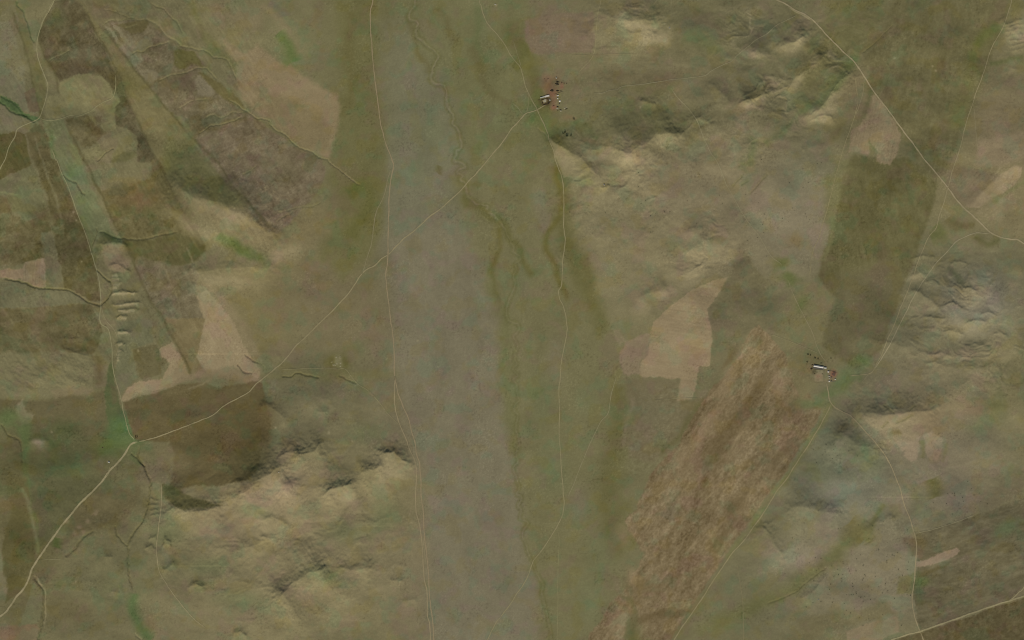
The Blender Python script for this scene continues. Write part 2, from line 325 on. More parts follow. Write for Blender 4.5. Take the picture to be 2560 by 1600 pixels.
# far-left strips
poly(T(0, 0, [(-300, 180), (100, 200), (220, 600), (250, 900), (370, 1080), (230, 1070), (100, 930), (-300, 800)]), (114, 109, 82), 3)
poly(T(0, 0, [(150, 60), (200, 110), (260, 260), (300, 400), (340, 560), (430, 760), (430, 1000), (380, 1100), (340, 850), (280, 600), (190, 300)]), (104, 99, 65), 2)
stroke(T(0, 0, [(100, 80), (170, 260), (240, 480), (290, 680), (330, 840), (380, 1050), (440, 1200), (490, 1400), (530, 1520)]), 3.2, (88, 84, 52), .75)
field(T(0, 0, [(220, 870), (330, 830), (385, 1060), (280, 1070)]), (103, 90, 67), 'small maroon-brown plot above the green stream head', 1.2)
poly(T(0, 0, [(-300, 1000), (60, 1010), (200, 1100), (330, 1150), (160, 1230), (-300, 1280)]), (112, 107, 80), 3)
field(J((0, 0, [(-260, 1290), (0, 1270), (180, 1240), (240, 1280), (300, 1512)]), (1, 0, [(290, 55), (0, 190), (-260, 290)])), (89, 83, 49), 'dark olive field on the left edge beside the curving track', 1.4, t=[dict(amp=4, scale=40, octs=3, seed=61)])
poly(T(0, 0, [(340, 1170), (420, 1200), (480, 1330), (530, 1530), (300, 1530), (240, 1270)]), (95, 87, 58), 2.5)
for p in ([(235, 1270), (300, 1512)], [(320, 1270), (400, 1512)]): stroke(T(0, 0, p), 2.6, (112, 104, 76), .8, n=1)
poly(T(0, 0, [(400, 1130), (600, 1130), (700, 1350), (790, 1530), (500, 1530), (450, 1300)]), (109, 109, 76), 2.5)
stroke(T(0, 0, [(450, 1230), (490, 1380), (560, 1512)]), 7, (94, 102, 64), .7, True)
poly(T(0, 0, [(0, 890), (100, 930), (170, 1000), (230, 1075), (370, 1110), (385, 1130), (300, 1145), (200, 1100), (80, 1010), (0, 985)]), (78, 94, 58), 2, .9)
poly(T(1, 0, [(540, -20), (800, -20), (830, 200), (900, 330), (960, 450), (1080, 680), (1120, 760), (960, 720), (880, 760), (830, 640), (720, 440), (610, 150)]), (106, 108, 76), 4, .9, True)
blob(175, 440, 26, 40, (90, 100, 66), .7, 60); blob(215, 520, 18, 45, (92, 104, 66), .6)
# west block of strips (second tile row)
field(T(1, 0, [(310, 0), (545, 0), (640, 280), (740, 540), (830, 760), (890, 960), (925, 1150), (950, 1330), (860, 1345), (700, 1240), (620, 1200), (560, 950), (500, 650), (440, 350)]),
      (92, 85, 55), 'long dark olive strip beside the valley track on the left', 1.6, t=[dict(amp=14, scale=16, octs=4, seed=71, gain=.75)])
for p in ([(310, 0), (430, 330), (500, 620), (560, 640)], [(405, 0), (480, 230), (560, 480), (600, 650)]): stroke(T(1, 0, p), 3.4, (112, 106, 76), .85, n=2, fade=False)
poly(T(1, 0, [(570, 560), (630, 560), (760, 620), (720, 660), (640, 680)]), (80, 76, 48), 4, .7)
field(T(1, 0, [(-260, 240), (0, 200), (290, 60), (340, 110), (400, 300), (440, 480), (450, 500), (270, 570), (190, 520), (130, 500), (60, 345), (-260, 310)]), (107, 104, 73), 'pale square meadow left of the long dark strip', 1.5)
stroke(T(1, 0, [(0, 310), (100, 315), (170, 335)]), 3, (124, 124, 84), .8)
field(T(1, 0, [(-260, 320), (60, 350), (130, 520), (260, 580), (440, 510), (490, 680), (390, 700), (430, 930), (140, 1000), (-260, 1000)]), (98, 90, 60), 'brown fallow field on the left edge above the tan plot', 1.6, t=MOT)
blob(110, 540, 30, 28, (88, 80, 50), .7)
field(T(1, 0, [(240, 965), (425, 930), (440, 1050), (440, 1195), (360, 1205), (200, 1130), (225, 1050)]), (131, 117, 90), 'tan striped plot with fine plough lines above the dark gully', 1.2, t=[dict(amp=5, scale=1.6, octs=1, seed=81, ang=88, st=30)])
field(T(1, 0, [(-260, 1020), (20, 1035), (230, 1030), (240, 1060), (225, 1110), (160, 1130), (50, 1105), (-260, 1060)]), (134, 116, 90), 'pinkish bare wedge on the left edge beside the tan striped plot', 1.6)
field(T(1, 0, [(395, 690), (490, 680), (540, 900), (610, 1200), (500, 1195), (450, 1000), (410, 850)]), (107, 101, 73), 'narrow pale green strip between the tan plot and the dark strip', 1.4)
poly(T(1, 0, [(-260, 1110), (200, 1160), (440, 1220), (700, 1260), (860, 1355), (400, 1390), (-260, 1410)]), (104, 100, 73), 2)
tex(*[(lambda sl, m: (sl, m))(*inside(T(1, 0, [(0, 1200), (860, 1355), (0, 1400)]), 3))][0], amp=4, scale=18, octs=3, seed=83, ang=85, st=3)
field(J((1, 0, [(-260, 1420), (0, 1405), (400, 1390), (840, 1360), (930, 1500)]), (2, 0, [(950, 40), (960, 200), (870, 330), (600, 300), (300, 310), (-260, 360)])), (97, 89, 60), 'brown fallow field on the left under the straight grassy boundary', 2, t=[dict(amp=13, scale=24, octs=4, seed=91, ang=8, st=2, gain=.65)])
poly(T(2, 0, [(-260, 360), (300, 310), (600, 300), (860, 340), (880, 620), (480, 720), (90, 700), (-260, 690)]), (112, 106, 76), 6, 1, True)
poly(T(2, 0, [(480, 640), (880, 630), (890, 680), (520, 760)]), (122, 110, 82), 5, .7, True)
poly(T(2, 0, [(-200, 730), (500, 750), (1000, 680), (1010, 900), (1060, 1080), (900, 1100), (300, 1080), (-200, 900)]), (99, 91, 63), 6, .9, True)
stroke(T(2, 0, [(910, 330), (930, 480), (940, 620)]), 12, (98, 90, 60), .8, True)
field(T(2, 0, [(160, 790), (210, 750), (260, 870), (330, 900), (300, 970), (210, 990), (150, 870)]), (121, 112, 84), 'scuffed pale patch in the brown slope by the left edge', 3)
# tan field, west-centre
poly(J((1, 0, [(1820, 1180), (2000, 1150), (2160, 1320), (2330, 1512)]), (2, 0, [(2400, 200), (2480, 420), (2480, 580), (2000, 560), (1780, 480), (1740, 300), (1840, 60)])), (128, 115, 86), 11, .7, True)
field(J((1, 0, [(1850, 1270), (1960, 1225), (2060, 1340), (2190, 1512)]), (2, 0, [(2210, 20), (2300, 240), (2419, 420), (2450, 480), (2440, 560), (2200, 440), (1960, 500), (1850, 350), (1900, 150), (1930, 0)])),
      (139, 124, 94), 'smooth bare tan field with a crooked lower corner in the west', 1.5, t=[dict(amp=3, scale=30, octs=3, seed=93)])
blob(500, 830, 26, 50, (132, 118, 88), .6)
field(T(2, 0, [(1500, 280), (1630, 210), (1810, 540), (1560, 640), (1160, 765), (1130, 740), (1200, 640), (1320, 580), (1530, 560), (1600, 410), (1540, 390)]), (137, 122, 92), 'bare tan strip hooked round a dark grassy square in the west', 1.5)
field(T(2, 0, [(1250, 280), (1330, 250), (1480, 230), (1510, 330), (1590, 400), (1520, 440), (1520, 515), (1350, 560), (1310, 540)]), (98, 91, 62), 'dark grassy square beside the hooked tan strip', 1.5)
poly(T(2, 0, [(1100, 0), (1430, 0), (1440, 210), (1250, 270), (1300, 540), (1190, 650), (1130, 700), (1090, 500), (1110, 300)]), (104, 102, 74), 3)
field(T(2, 0, [(1540, -20), (1950, -20), (1900, 150), (1850, 350), (1930, 490), (1812, 545), (1680, 280), (1600, 100)]), (117, 105, 73), 'olive-brown strip between the two tan fields in the west', 1.6, t=[dict(amp=5, scale=24, octs=3, seed=95)])
stroke(T(2, 0, [(1540, 0), (1620, 140), (1740, 360), (1820, 540)]), 3.5, (96, 88, 58), .8)
# strip continuing down the middle-left
field(T(1, 0, [(830, 110), (960, 290), (1170, 260), (1430, 175), (1440, 0), (1500, 0), (1545, 120), (1640, 300), (1740, 480), (1870, 680), (1930, 800), (1800, 760), (1680, 700), (1500, 735), (1150, 740), (1100, 650), (1010, 480), (930, 300)]),
      (100, 92, 60), 'brown-olive field with a rusty middle, left of the hill slope', 1.8, t=[dict(amp=14, scale=18, octs=4, seed=101, gain=.75)])
blob(345, 490, 60, 36, (117, 98, 64), .7); blob(330, 530, 70, 16, (96, 92, 56), .5)
field(T(1, 0, [(1150, 745), (1500, 740), (1680, 690), (1930, 800), (1945, 860), (1840, 960), (1710, 1000), (1480, 960), (1290, 900), (1270, 960), (1215, 885)]), (87, 82, 51), 'darkest olive wedge at the lower end of the fallow strips', 5, t=[dict(amp=5, scale=20, octs=3, seed=103)])
field(J((1, 0, [(1270, 960), (1300, 905), (1480, 965), (1700, 1000), (1840, 965), (1850, 1020), (1890, 1100), (1830, 1200), (1870, 1330), (1930, 1500)]), (2, 0, [(1640, -10), (1540, -60)]), (1, 0, [(1400, 1300), (1320, 1120)])),
      (107, 98, 73), 'grey mottled fallow strip ending at the bare tan field', 2, t=MOT)
for p in ([(1480, 880), (1560, 1060), (1680, 1300), (1720, 1512)], [(1760, 820), (1850, 1020), (1890, 1100)], [(1320, 1120), (1400, 1290), (1540, 1460)]): stroke(T(1, 0, p), 2, (122, 112, 84), .6)
poly(T(1, 0, [(1060, 260), (1280, 240), (1160, 330), (1000, 330)]), (92, 88, 60), 4, .7, True)
poly(T(1, 0, [(960, 780), (1150, 790), (1210, 900), (1260, 1010), (1200, 1090), (1090, 1060), (1000, 960)]), (126, 113, 86), 5, .8, True)
poly(T(1, 0, [(880, 760), (960, 720), (1160, 760), (1160, 800), (960, 800), (900, 940)]), (98, 99, 70), 4, .7, True)
stroke([(388, 420), (420, 480), (455, 535), (490, 600), (500, 630)], 20, (90, 84, 53), .75, True)
stroke([(300, 640), (360, 640), (430, 660), (480, 650)], 12, (92, 86, 56), .5, True)
for p in (J((0, 0, [(790, 60), (905, 300), (1020, 500), (1120, 700), (1210, 930), (1340, 1220), (1470, 1500)]), (1, 0, [(1540, 120), (1740, 480), (1930, 820)])),
          J((0, 0, [(910, 230), (1080, 400), (1210, 570), (1310, 700), (1460, 880), (1600, 1050), (1730, 1200), (1810, 1310), (2060, 1530)]), (1, 0, [(2200, 250), (2419, 470)]), (1, 1, [(170, 680)])),
          J((0, 0, [(450, 120), (400, 250), (370, 370), (420, 540), (490, 640), (530, 760), (560, 900)])), J((0, 0, [(610, 1120), (680, 1270), (780, 1480)]), (1, 0, [(860, 120), (960, 330), (1060, 560), (1150, 740), (1270, 980), (1400, 1290), (1540, 1490)]), (2, 0, [(1600, 100)]))):
    stroke(p, 3.2, (84, 78, 50), .6, n=2)
# slopes, tan fields north centre
field(J((0, 0, [(2100, 360), (2300, 500), (2450, 420)]), (0, 1, [(0, 420), (130, 520), (320, 630), (520, 760), (770, 910), (790, 980), (780, 1150), (700, 1512), (430, 1400), (330, 1310), (180, 1190), (0, 1040)]), (0, 0, [(2300, 950), (2240, 800), (2200, 560), (2150, 480)])),
      (131, 116, 86), 'broad tan-brown slope with a straight upper edge, north of centre', 7, t=[dict(amp=4, scale=50, octs=3, seed=111, ang=30, st=3)])
poly(J((0, 1, [(0, 800), (400, 980), (560, 1050), (760, 1200), (700, 1400), (430, 1390), (330, 1310), (180, 1190), (0, 1040)]),), (116, 104, 74), 10, .7, True)
stroke(T(0, 1, [(30, 30), (140, 120), (230, 200), (330, 420), (430, 560)]), 13, (126, 114, 84), .7, True)
stroke(T(0, 1, [(210, 330), (300, 460), (380, 620)]), 13, (92, 104, 58), .85, True)
stroke(T(0, 1, [(130, 0), (250, 90), (290, 150)]), 14, (108, 98, 80), .7, True)
poly(J((0, 0, [(2000, 20), (2440, 60)]), (0, 1, [(60, 30), (30, 300), (0, 300)]), (0, 0, [(2300, 300), (2080, 180)])), (122, 110, 82), 12, .6, True)
stroke(T(0, 0, [(1830, 0), (1850, 180), (1900, 300), (2010, 400), (2200, 560), (2240, 700)]), 9, (104, 102, 62), .6, True)
poly(T(2, 0, [(1160, 770), (1350, 670), (1560, 600), (1810, 530), (2000, 470), (2200, 440), (2440, 540), (2440, 590), (2100, 560), (1900, 570), (1650, 630), (1350, 730)]), (127, 113, 85), 5, .85, True)
blob(690, 430, 60, 40, (98, 92, 62), .4)
poly([(425, 380), (470, 330), (520, 420), (600, 470), (620, 520), (560, 520), (480, 490), (430, 450)], (95, 93, 60), 18, .8, True)  # green-brown growth, mixed with painted shade of the ridge's north flank
stroke([(540, 590), (580, 612), (620, 632), (680, 664)], 12, (88, 100, 54), .8, True)
# riparian greens, west
poly(T(2, 0, [(1030, 430), (1055, 370), (1075, 480), (1100, 640), (1130, 760), (1170, 900), (1215, 1060), (1120, 1080), (1050, 1050), (1010, 900), (990, 750), (1010, 600)]), (84, 89, 56), 2.5, .9)
poly(T(2, 0, [(1060, 620), (1095, 640), (1120, 780), (1060, 800)]), (94, 88, 60), 4, .8)
for a in [(310, 1060, 40, 34, (76, 98, 60)), (345, 1090, 26, 22, (78, 96, 56)), (285, 1085, 30, 26, (80, 96, 58)), (365, 1075, 26, 26, (78, 94, 58)), (295, 1105, 34, 14, (94, 106, 62)), (275, 1125, 36, 18, (84, 96, 56)), (165, 1075, 40, 24, (82, 88, 54)), (110, 1105, 30, 30, (78, 84, 52)), (150, 1170, 60, 40, (80, 84, 54)), (20, 1050, 30, 26, (90, 104, 62)), (60, 1085, 16, 40, (88, 100, 60))]:
    blob(*a[:4], a[4], .8)
stroke(T(2, 0, [(1230, 1250), (1290, 1200), (1420, 1250), (1460, 1380)]), 10, (92, 96, 62), .5, True)
# dark belt
field(J((2, 0, [(1160, 775), (1350, 720), (1500, 670), (1700, 610), (1900, 590), (2050, 640), (2419, 580)]), (2, 1, [(60, 600), (110, 850), (150, 1080), (60, 1160), (20, 1400), (-60, 1512)]), (3, 0, [(2050, 60), (1840, 60), (1560, 110)]), (2, 0, [(1640, 1480), (1640, 1260), (1600, 1150), (1400, 1145), (1290, 1140), (1220, 1010)])),
      (95, 85, 56), 'wide dark brown grassland belt crossed by the pale main track', 3, t=[dict(amp=9, scale=50, octs=6, seed=121, ang=-15, st=2.4, gain=.65, tint=(1, .95, .8))])
blob(570, 1080, 90, 50, (84, 74, 46), .7, -25); blob(660, 1060, 26, 70, (86, 75, 48), .8); blob(500, 1120, 90, 30, (86, 78, 50), .5)
blob(620, 1130, 40, 60, (78, 74, 46), .6); blob(560, 950, 60, 14, (112, 100, 72), .5); stroke(T(2, 0, [(1770, 650), (1880, 620), (1990, 560)]), 3, (122, 112, 82), .7)
blob(430, 1150, 60, 26, (112, 102, 74), .6); blob(390, 1190, 26, 26, (118, 107, 80), .6)
poly(J((3, 0, [(1540, 60), (1640, 60), (1800, 160), (2110, 240), (1900, 275), (1640, 270), (1550, 200)]),), (84, 80, 48), 6, .8, True)
stroke(T(3, 0, [(1840, 110), (2100, 100), (2300, 130)]), 12, (108, 98, 70), .5, True)
# lower left
poly(T(3, 0, [(60, -40), (250, 0), (300, 330), (340, 650), (350, 720), (280, 900), (200, 1050), (70, 1180), (30, 700), (90, 400)]), (90, 84, 52), 4, .9, True)
poly(T(3, 0, [(260, -20), (900, -20), (980, 20), (860, 130), (700, 300), (560, 450), (430, 600), (360, 640), (340, 400), (300, 200)]), (88, 86, 58), 4, .9, True)
poly(T(3, 0, [(700, 300), (900, 130), (1300, 40), (1240, 250), (1100, 400), (760, 500), (560, 620)]), (98, 90, 62), 5, .9, True)
stroke(T(3, 0, [(540, 560), (520, 650)]), 12, (78, 86, 46), .9, True)
poly(T(3, 0, [(320, 960), (400, 1080), (405, 1250), (350, 1350), (180, 1400), (250, 1180)]), (106, 104, 74), 3)
poly(T(3, 0, [(0, 1380), (350, 1360), (380, 1420), (350, 1530), (-100, 1530), (-100, 1400)]), (116, 100, 74), 3)
stroke(T(3, 0, [(1260, 1060), (1265, 1200), (1270, 1330), (1340, 1430), (1430, 1512)]), 13, (84, 100, 60), .85, True)
blob(160, 1530, 70, 40, (96, 88, 60), .7); blob(250, 1460, 60, 50, (108, 104, 74), .6)
stroke(T(3, 0, [(200, 60), (280, 240), (310, 420), (350, 560), (350, 720)]), 5, (110, 110, 76), .7)
for x, y in [(200, 1310), (225, 1295), (212, 1325), (190, 1330), (170, 1300), (240, 1275)]: blob(x, y, 6, 6, (128, 112, 86), .7)
blob(90, 1110, 14, 8, (128, 114, 96), .9); blob(100, 1120, 24, 12, (118, 106, 84), .6)

# ---- east
field(J((1, 2, [(2060, 1100), (2010, 1180), (1970, 1230), (1850, 1410), (1860, 1512)]), (2, 2, [(1862, 0), (1895, 180), (1865, 435), (1772, 435), (1740, 600), (1690, 755), (1550, 768), (1592, 562), (1440, 545), (1250, 540), (1200, 500), (1210, 400), (1280, 330), (1290, 180), (1330, 60), (1350, 0)]), (1, 2, [(1370, 1512), (1450, 1420), (1600, 1300), (1700, 1230), (1880, 1150)])),
      (138, 122, 93), 'large bare tan field with stepped lower edge, east of the plain', 1.3, t=[dict(amp=2.6, scale=5, octs=1, seed=131, ang=8, st=22), dict(amp=4, scale=60, octs=3, seed=133)])
field(T(2, 2, [(1240, 140), (1320, 110), (1295, 180), (1285, 330), (1215, 400), (1205, 500), (1110, 520), (1060, 500), (1010, 380), (1010, 300), (1080, 200)]), (127, 113, 88), 'pinkish-brown rounded corner on the west side of the large tan field', 2.2, t=[dict(amp=4, scale=14, octs=3, seed=135)])
field(T(2, 2, [(950, 90), (1010, 100), (1070, 200), (1010, 240), (975, 170)]), (122, 112, 84), 'small pale spit of bare ground above the rounded brown corner', 2)
poly(J((1, 2, [(2060, 1050), (2100, 900), (2180, 850), (2250, 920), (2300, 1030), (2400, 1120)]), (1, 3, [(60, 1200), (150, 1512)]), (2, 3, [(60, 100)]), (2, 2, [(2270, 80), (2050, 380), (1880, 600), (1870, 440), (1900, 180), (1865, 0)]), (1, 2, [(1865, 1410), (1980, 1240)])), (108, 101, 73), 4)
poly(J((1, 2, [(2060, 1050), (2100, 900), (2180, 850), (2250, 920), (2300, 1030), (2200, 1150), (2080, 1120)]),), (104, 95, 70), 7, .8, True)
poly(T(2, 2, [(1070, 540), (1250, 550), (1590, 565), (1550, 770), (1690, 755), (1780, 700), (1700, 880), (1500, 1200), (1350, 1350), (1100, 1300), (1150, 900), (1080, 700)]), (109, 100, 73), 8)
tex(*[(lambda sl, m: (sl, m))(*inside(T(2, 2, [(1080, 700), (1550, 600), (1700, 760), (1350, 1400), (1050, 1500), (1150, 900)]), 14))][0], amp=12, scale=11, octs=3, seed=137, gain=.8)
blob(1620, 1030, 50, 60, (107, 101, 76), .6); stroke(J((2, 2, [(1960, 580), (1800, 780), (1650, 1000), (1560, 1150), (1400, 1300)]),), 8, (94, 88, 56), .7, True)
stroke(J((2, 2, [(1130, 720), (1150, 860), (1090, 980), (1070, 1200)]),), 6, (124, 112, 88), .5, True)
BF = [(1880, 824), (1896, 814), (1916, 830), (1940, 860), (1968, 892), (1992, 905), (2012, 935), (2014, 962), (2024, 985)] + T(2, 3, [(510, 880), (450, 980), (360, 1130), (220, 1340), (110, 1512)]) + T(3, 3, [(60, 60), (0, 140)]) + T(3, 2, [(2290, 330), (2120, 560), (2000, 740), (1850, 960), (1700, 1180), (1560, 1400), (1480, 1560), (700, 1560), (730, 1460), (840, 1330), (900, 1200), (1010, 1090), (1110, 1000), (1140, 900), (1200, 790), (1240, 690), (1150, 540), (1100, 470), (1065, 380), (1110, 320), (1180, 290), (1200, 190), (1260, 60)]) + T(2, 2, [(1300, 1460), (1420, 1340), (1590, 1160), (1690, 950), (1800, 780), (1900, 620), (1990, 560), (2090, 420), (2160, 330), (2180, 220)])
sl, m = field(BF, (117, 102, 74), 'great brown patchy field with dark tufts beside the diagonal track', 2.2)
tex(sl, m, 14, 15, 5, 141, -52, 1.7, (1, .98, .92), .85, 1.5); tex(sl, m, 8, 6, 2, 147, -50, 1.2, (1, .98, .92), .8, 1.6); tex(sl, m, 5, 12, 3, 149, -53, 6, (1, .95, .85), .7, 1.5); tex(sl, m, 8, 36, 3, 145, -50, 3.2, (1, .95, .85), .7, 1.5); tex(sl, m, 8, 90, 3, 143, -52, 2.6, (1, .97, .9), .6, 1.5)
MB = m
for a in [(1890, 985, 18, 60, 35, .8), (1860, 1040, 24, 50, 30, .7), (1790, 1120, 26, 60, 38, .6), (1830, 900, 10, 40, 40, .8), (1990, 1010, 26, 60, 38, .6), (1840, 1260, 16, 50, 38, .6), (1800, 1350, 14, 50, 38, .7), (1640, 1540, 50, 10, -15, .9), (1690, 1535, 40, 8, -12, .8), (1600, 1470, 60, 30, 0, .5), (1900, 850, 30, 20, 0, .5), (1570, 1450, 10, 30, 0, .5), (1960, 1130, 14, 60, 38, .6)]:
    blob(a[0], a[1], a[2], a[3], (97, 83, 55), a[5] * .8, a[4])
for a in [(1820, 960, 20, 50, 38, .6), (1770, 1060, 14, 70, 38, .6), (1700, 1160, 30, 60, 38, .4), (1950, 960, 20, 40, 0, .5), (1580, 1440, 16, 20, 0, .7), (1545, 1560, 26, 30, 0, .5), (1560, 1330, 30, 30, 0, .4)]:
    blob(a[0], a[1], a[2], a[3], (140, 122, 92), a[5], a[4])
poly(J((3, 2, [(1010, 1090), (1120, 1120), (1180, 1300), (1180, 1530), (1060, 1530), (1080, 1350), (1120, 1200)]),), (96, 92, 60), 5, .6, True)
blob(1592, 1590, 26, 34, (94, 92, 58), .75)
stroke(J((2, 3, [(600, 800), (500, 980), (390, 1150), (240, 1390), (150, 1512)]), (3, 3, [(70, 110), (0, 190)]), (3, 2, [(2310, 370), (2170, 560), (2040, 720)])), 7.5, (110, 107, 71), 1, fade=False)
stroke(J((3, 2, [(1980, 850), (1840, 1060), (1690, 1290), (1560, 1512)]),), 6, (110, 105, 70), .9)
# dark field, north-east
sl, m = poly([(2175, 250), (2165, 150), (2225, 20), (2300, -80), (2550, -80), (2510, 60), (2455, 200), (2412, 330), (2350, 450), (2320, 440), (2250, 330)], (101, 95, 64), 12, .9, True)
tex(sl, m, 9, 14, 4, 155, 100, 2.5, gain=.8); tex(sl, m, 4, 60, 3, 157, 100, 2)
poly([(2040, 60), (2120, -20), (2240, -60), (2190, 60), (2140, 120), (2100, 150)], (101, 97, 63), 12, .7, True)
NEF = [(2122, 400), (2135, 388), (2170, 394), (2215, 402), (2262, 392), (2310, 420), (2345, 462), (2330, 520), (2310, 580), (2290, 640), (2262, 705), (2232, 790), (2205, 870), (2150, 925), (2080, 890), (2052, 860), (2078, 790), (2090, 745), (2050, 705), (2046, 690), (2062, 620), (2080, 560), (2090, 500), (2104, 440)]
sl, m = field(NEF, (96, 91, 59), 'large dark olive field between the two north-eastern tracks', 5)
tex(sl, m, 9, 14, 4, 151, 80, 2.5, gain=.75); tex(sl, m, 4, 120, 3, 153, 95, 2)
poly([(2080, 690), (2230, 660), (2262, 705), (2232, 790), (2205, 870), (2150, 925), (2060, 860), (2090, 745)], (99, 92, 67), 26, .7, True)
poly([(2050, 705), (2090, 745), (2078, 800), (2050, 870), (2110, 900), (2000, 1000), (1960, 900), (1960, 760), (2000, 700)], (113, 106, 74), 6, .8, True)
field(T(0, 3, [(960, 900), (1010, 900), (1110, 1020), (1265, 1265), (1200, 1480), (1150, 1560), (1020, 1530), (1030, 1440), (960, 1330), (950, 1470), (830, 1430), (760, 1440), (790, 1250), (880, 1160)]), (127, 113, 86), 'faintly ruled tan plot on the west side of the main road', 1.8, t=[dict(amp=5, scale=4, octs=2, seed=161, ang=103, st=14)])
stroke(T(0, 3, [(980, 840), (940, 1000), (900, 1130)]), 6, (94, 92, 60), .7)
tex(*[(lambda sl, m: (sl, m))(*inside([(2190, 60), (2440, -40), (2500, 60), (2420, 300), (2380, 440), (2150, 240)], 30))][0], amp=5, scale=30, octs=4, seed=163, ang=100, st=1.6, gain=.65)
field(T(1, 3, [(1850, 450), (1900, 380), (2000, 310), (2200, 130), (2330, 50), (2400, 70), (2380, 160), (2290, 270), (2100, 380), (1980, 455)]), (140, 125, 96), 'bright tan tongue of bare soil right of the main road', 2.6, t=[dict(amp=4, scale=10, octs=3, seed=171, ang=-45, st=5)])
poly(J((0, 3, [(2000, 1330), (2130, 1300), (2450, 1260), (2450, 1530), (2150, 1530), (1960, 1530)]),), (130, 116, 90), 10, .8, True)
poly(J((0, 3, [(2330, 180), (2450, 150), (2450, 420), (2350, 400)]),), (132, 120, 92), 8, .7, True)
poly(J((1, 3, [(1900, 480), (2080, 380), (2290, 270), (2450, 60), (2450, 300), (2280, 420), (2120, 560), (2010, 560)]),), (126, 115, 85), 8, .7, True)
poly(J((1, 3, [(2230, 400), (2300, 290), (2450, 60), (2500, 700), (2300, 745), (2100, 680), (2040, 560)]),), (121, 111, 80), 8, .9, True)
poly(T(1, 3, [(1730, 60), (2000, 60), (2190, 110), (2000, 300), (1860, 420), (1720, 250)]), (115, 103, 79), 8, .9, True)
tex(*[(lambda sl, m: (sl, m))(*inside(T(1, 3, [(1730, 60), (2300, 60), (1860, 420), (1720, 250)]), 10))][0], amp=5, scale=8, octs=2, seed=173, ang=-48, st=6)
stroke(T(1, 3, [(2419, 170), (2250, 320), (2100, 440)]), 7, (108, 106, 70), .7, True)
stroke(J((0, 3, [(2400, 0), (2250, 200), (2060, 330), (1950, 480), (1900, 760), (1830, 1000), (1700, 1300)]),), 22, (100, 97, 58), .7, True)
stroke(T(0, 3, [(2150, 200), (2020, 350), (1960, 430)]), 14, (92, 96, 52), .7, True)
stroke(T(0, 3, [(2080, 600), (2190, 600), (2300, 560), (2419, 540)]), 6, (92, 94, 58), .8)
stroke(T(1, 3, [(1600, 640), (1680, 720), (1560, 760)]), 14, (96, 98, 58), .8, True)
stroke(T(1, 3, [(1700, 560), (1800, 640), (1950, 620)]), 10, (100, 92, 58), .8, True)
stroke(T(1, 3, [(1950, 740), (2060, 790), (2200, 740)]), 10, (94, 92, 58), .8, True)
stroke(T(1, 3, [(1660, 1000), (1760, 1090), (1830, 1200), (1920, 1260)]), 8, (90, 92, 66), .8, True)
stroke(J((1, 3, [(560, 100), (590, 380), (560, 560), (600, 600), (620, 480), (700, 200), (790, 0)]),), 12, (106, 102, 66), .7)
poly(J((1, 3, [(640, 20), (560, 480), (600, 640), (560, 800), (480, 960), (560, 960), (640, 560), (700, 200), (760, 0)]),), (112, 108, 72), 4, .7)
blob(1985, 610, 30, 18, (118, 103, 74), .6)
for a in [(1960, 660, 20, 14), (1975, 690, 26, 10), (2005, 755, 14, 22), (1975, 700, 14, 14)]: blob(*a, (94, 100, 58), .7)
for a in [(2120, 930, 26, 24), (2105, 960, 22, 30), (2075, 985, 30, 10), (2160, 905, 30, 16), (2030, 1010, 46, 16)]: blob(*a, (96, 106, 68), .7)
# south-east
stroke(J((3, 2, [(1700, 1512), (1900, 1400)]), (3, 3, [(0, 1130), (200, 1010), (420, 880), (600, 760), (700, 620), (870, 480), (1000, 400)])), 20, (103, 101, 64), .85, True)
stroke(T(3, 3, [(1110, 190), (1060, 300), (960, 480), (920, 590)]), 8, (100, 98, 62), .8, True)
blob(2075, 1350, 4, 4, GREEN, .1); stroke(T(3, 3, [(760, 380), (820, 480), (900, 560)]), 26, (108, 100, 62), .7, True)
stroke(T(3, 3, [(1520, 0), (1560, 90), (1580, 180)]), 16, (98, 94, 56), .85, True)
field(T(2, 3, [(1200, 1160), (1280, 1060), (1430, 1100), (1430, 1230), (1400, 1310), (1340, 1335), (1270, 1290), (1290, 1230), (1250, 1250)]), (134, 120, 97), 'pale tongue-shaped bare lobe, left of a pair on the south-east slope', 2.4)
field(T(2, 3, [(1460, 1080), (1560, 1060), (1650, 1130), (1640, 1250), (1590, 1325), (1530, 1325), (1490, 1240)]), (132, 118, 95), 'pale tongue-shaped bare lobe, right of a pair on the south-east slope', 2.4)
poly(T(2, 3, [(880, 890), (1200, 870), (1400, 900), (1350, 1000), (1400, 1120), (1240, 1140), (1180, 1180), (1050, 1020)]), (126, 114, 88), 8, .85, True)
stroke(T(2, 3, [(1150, 1040), (1200, 1060), (1240, 1040)]), 9, (104, 94, 62), .8)
stroke(T(2, 3, [(1440, 1130), (1450, 1250), (1440, 1330)]), 5, (106, 102, 66), .6, True)
stroke(T(2, 3, [(1680, 1160), (1680, 1290), (1640, 1360)]), 6, (106, 102, 66), .5, True)
poly(T(2, 3, [(600, 960), (800, 1000), (1000, 1200), (1070, 1300), (1040, 1512), (500, 1512), (400, 1250)]), (108, 108, 84), 10, .7, True)
blob(2140, 1120, 30, 60, (92, 96, 68), .8, -50); blob(2110, 1075, 26, 20, (100, 92, 72), .8)
SEF = T(3, 3, [(1395, 510), (1520, 470), (1800, 385), (2100, 280), (2500, 150), (2500, 960), (2370, 1040), (2250, 1140), (2000, 1225), (1700, 1330), (1440, 1420), (1400, 1260), (1375, 1100), (1400, 760), (1415, 640)])
sl, m = field(SEF, (98, 91, 67), 'mottled brown-grey field with east-west rows in the south-east corner', 1.8)
tex(sl, m, 14, 12, 4, 181, -14, 3, gain=.7); tex(sl, m, 5, 70, 3, 183, -14, 3, (1, .9, .9))
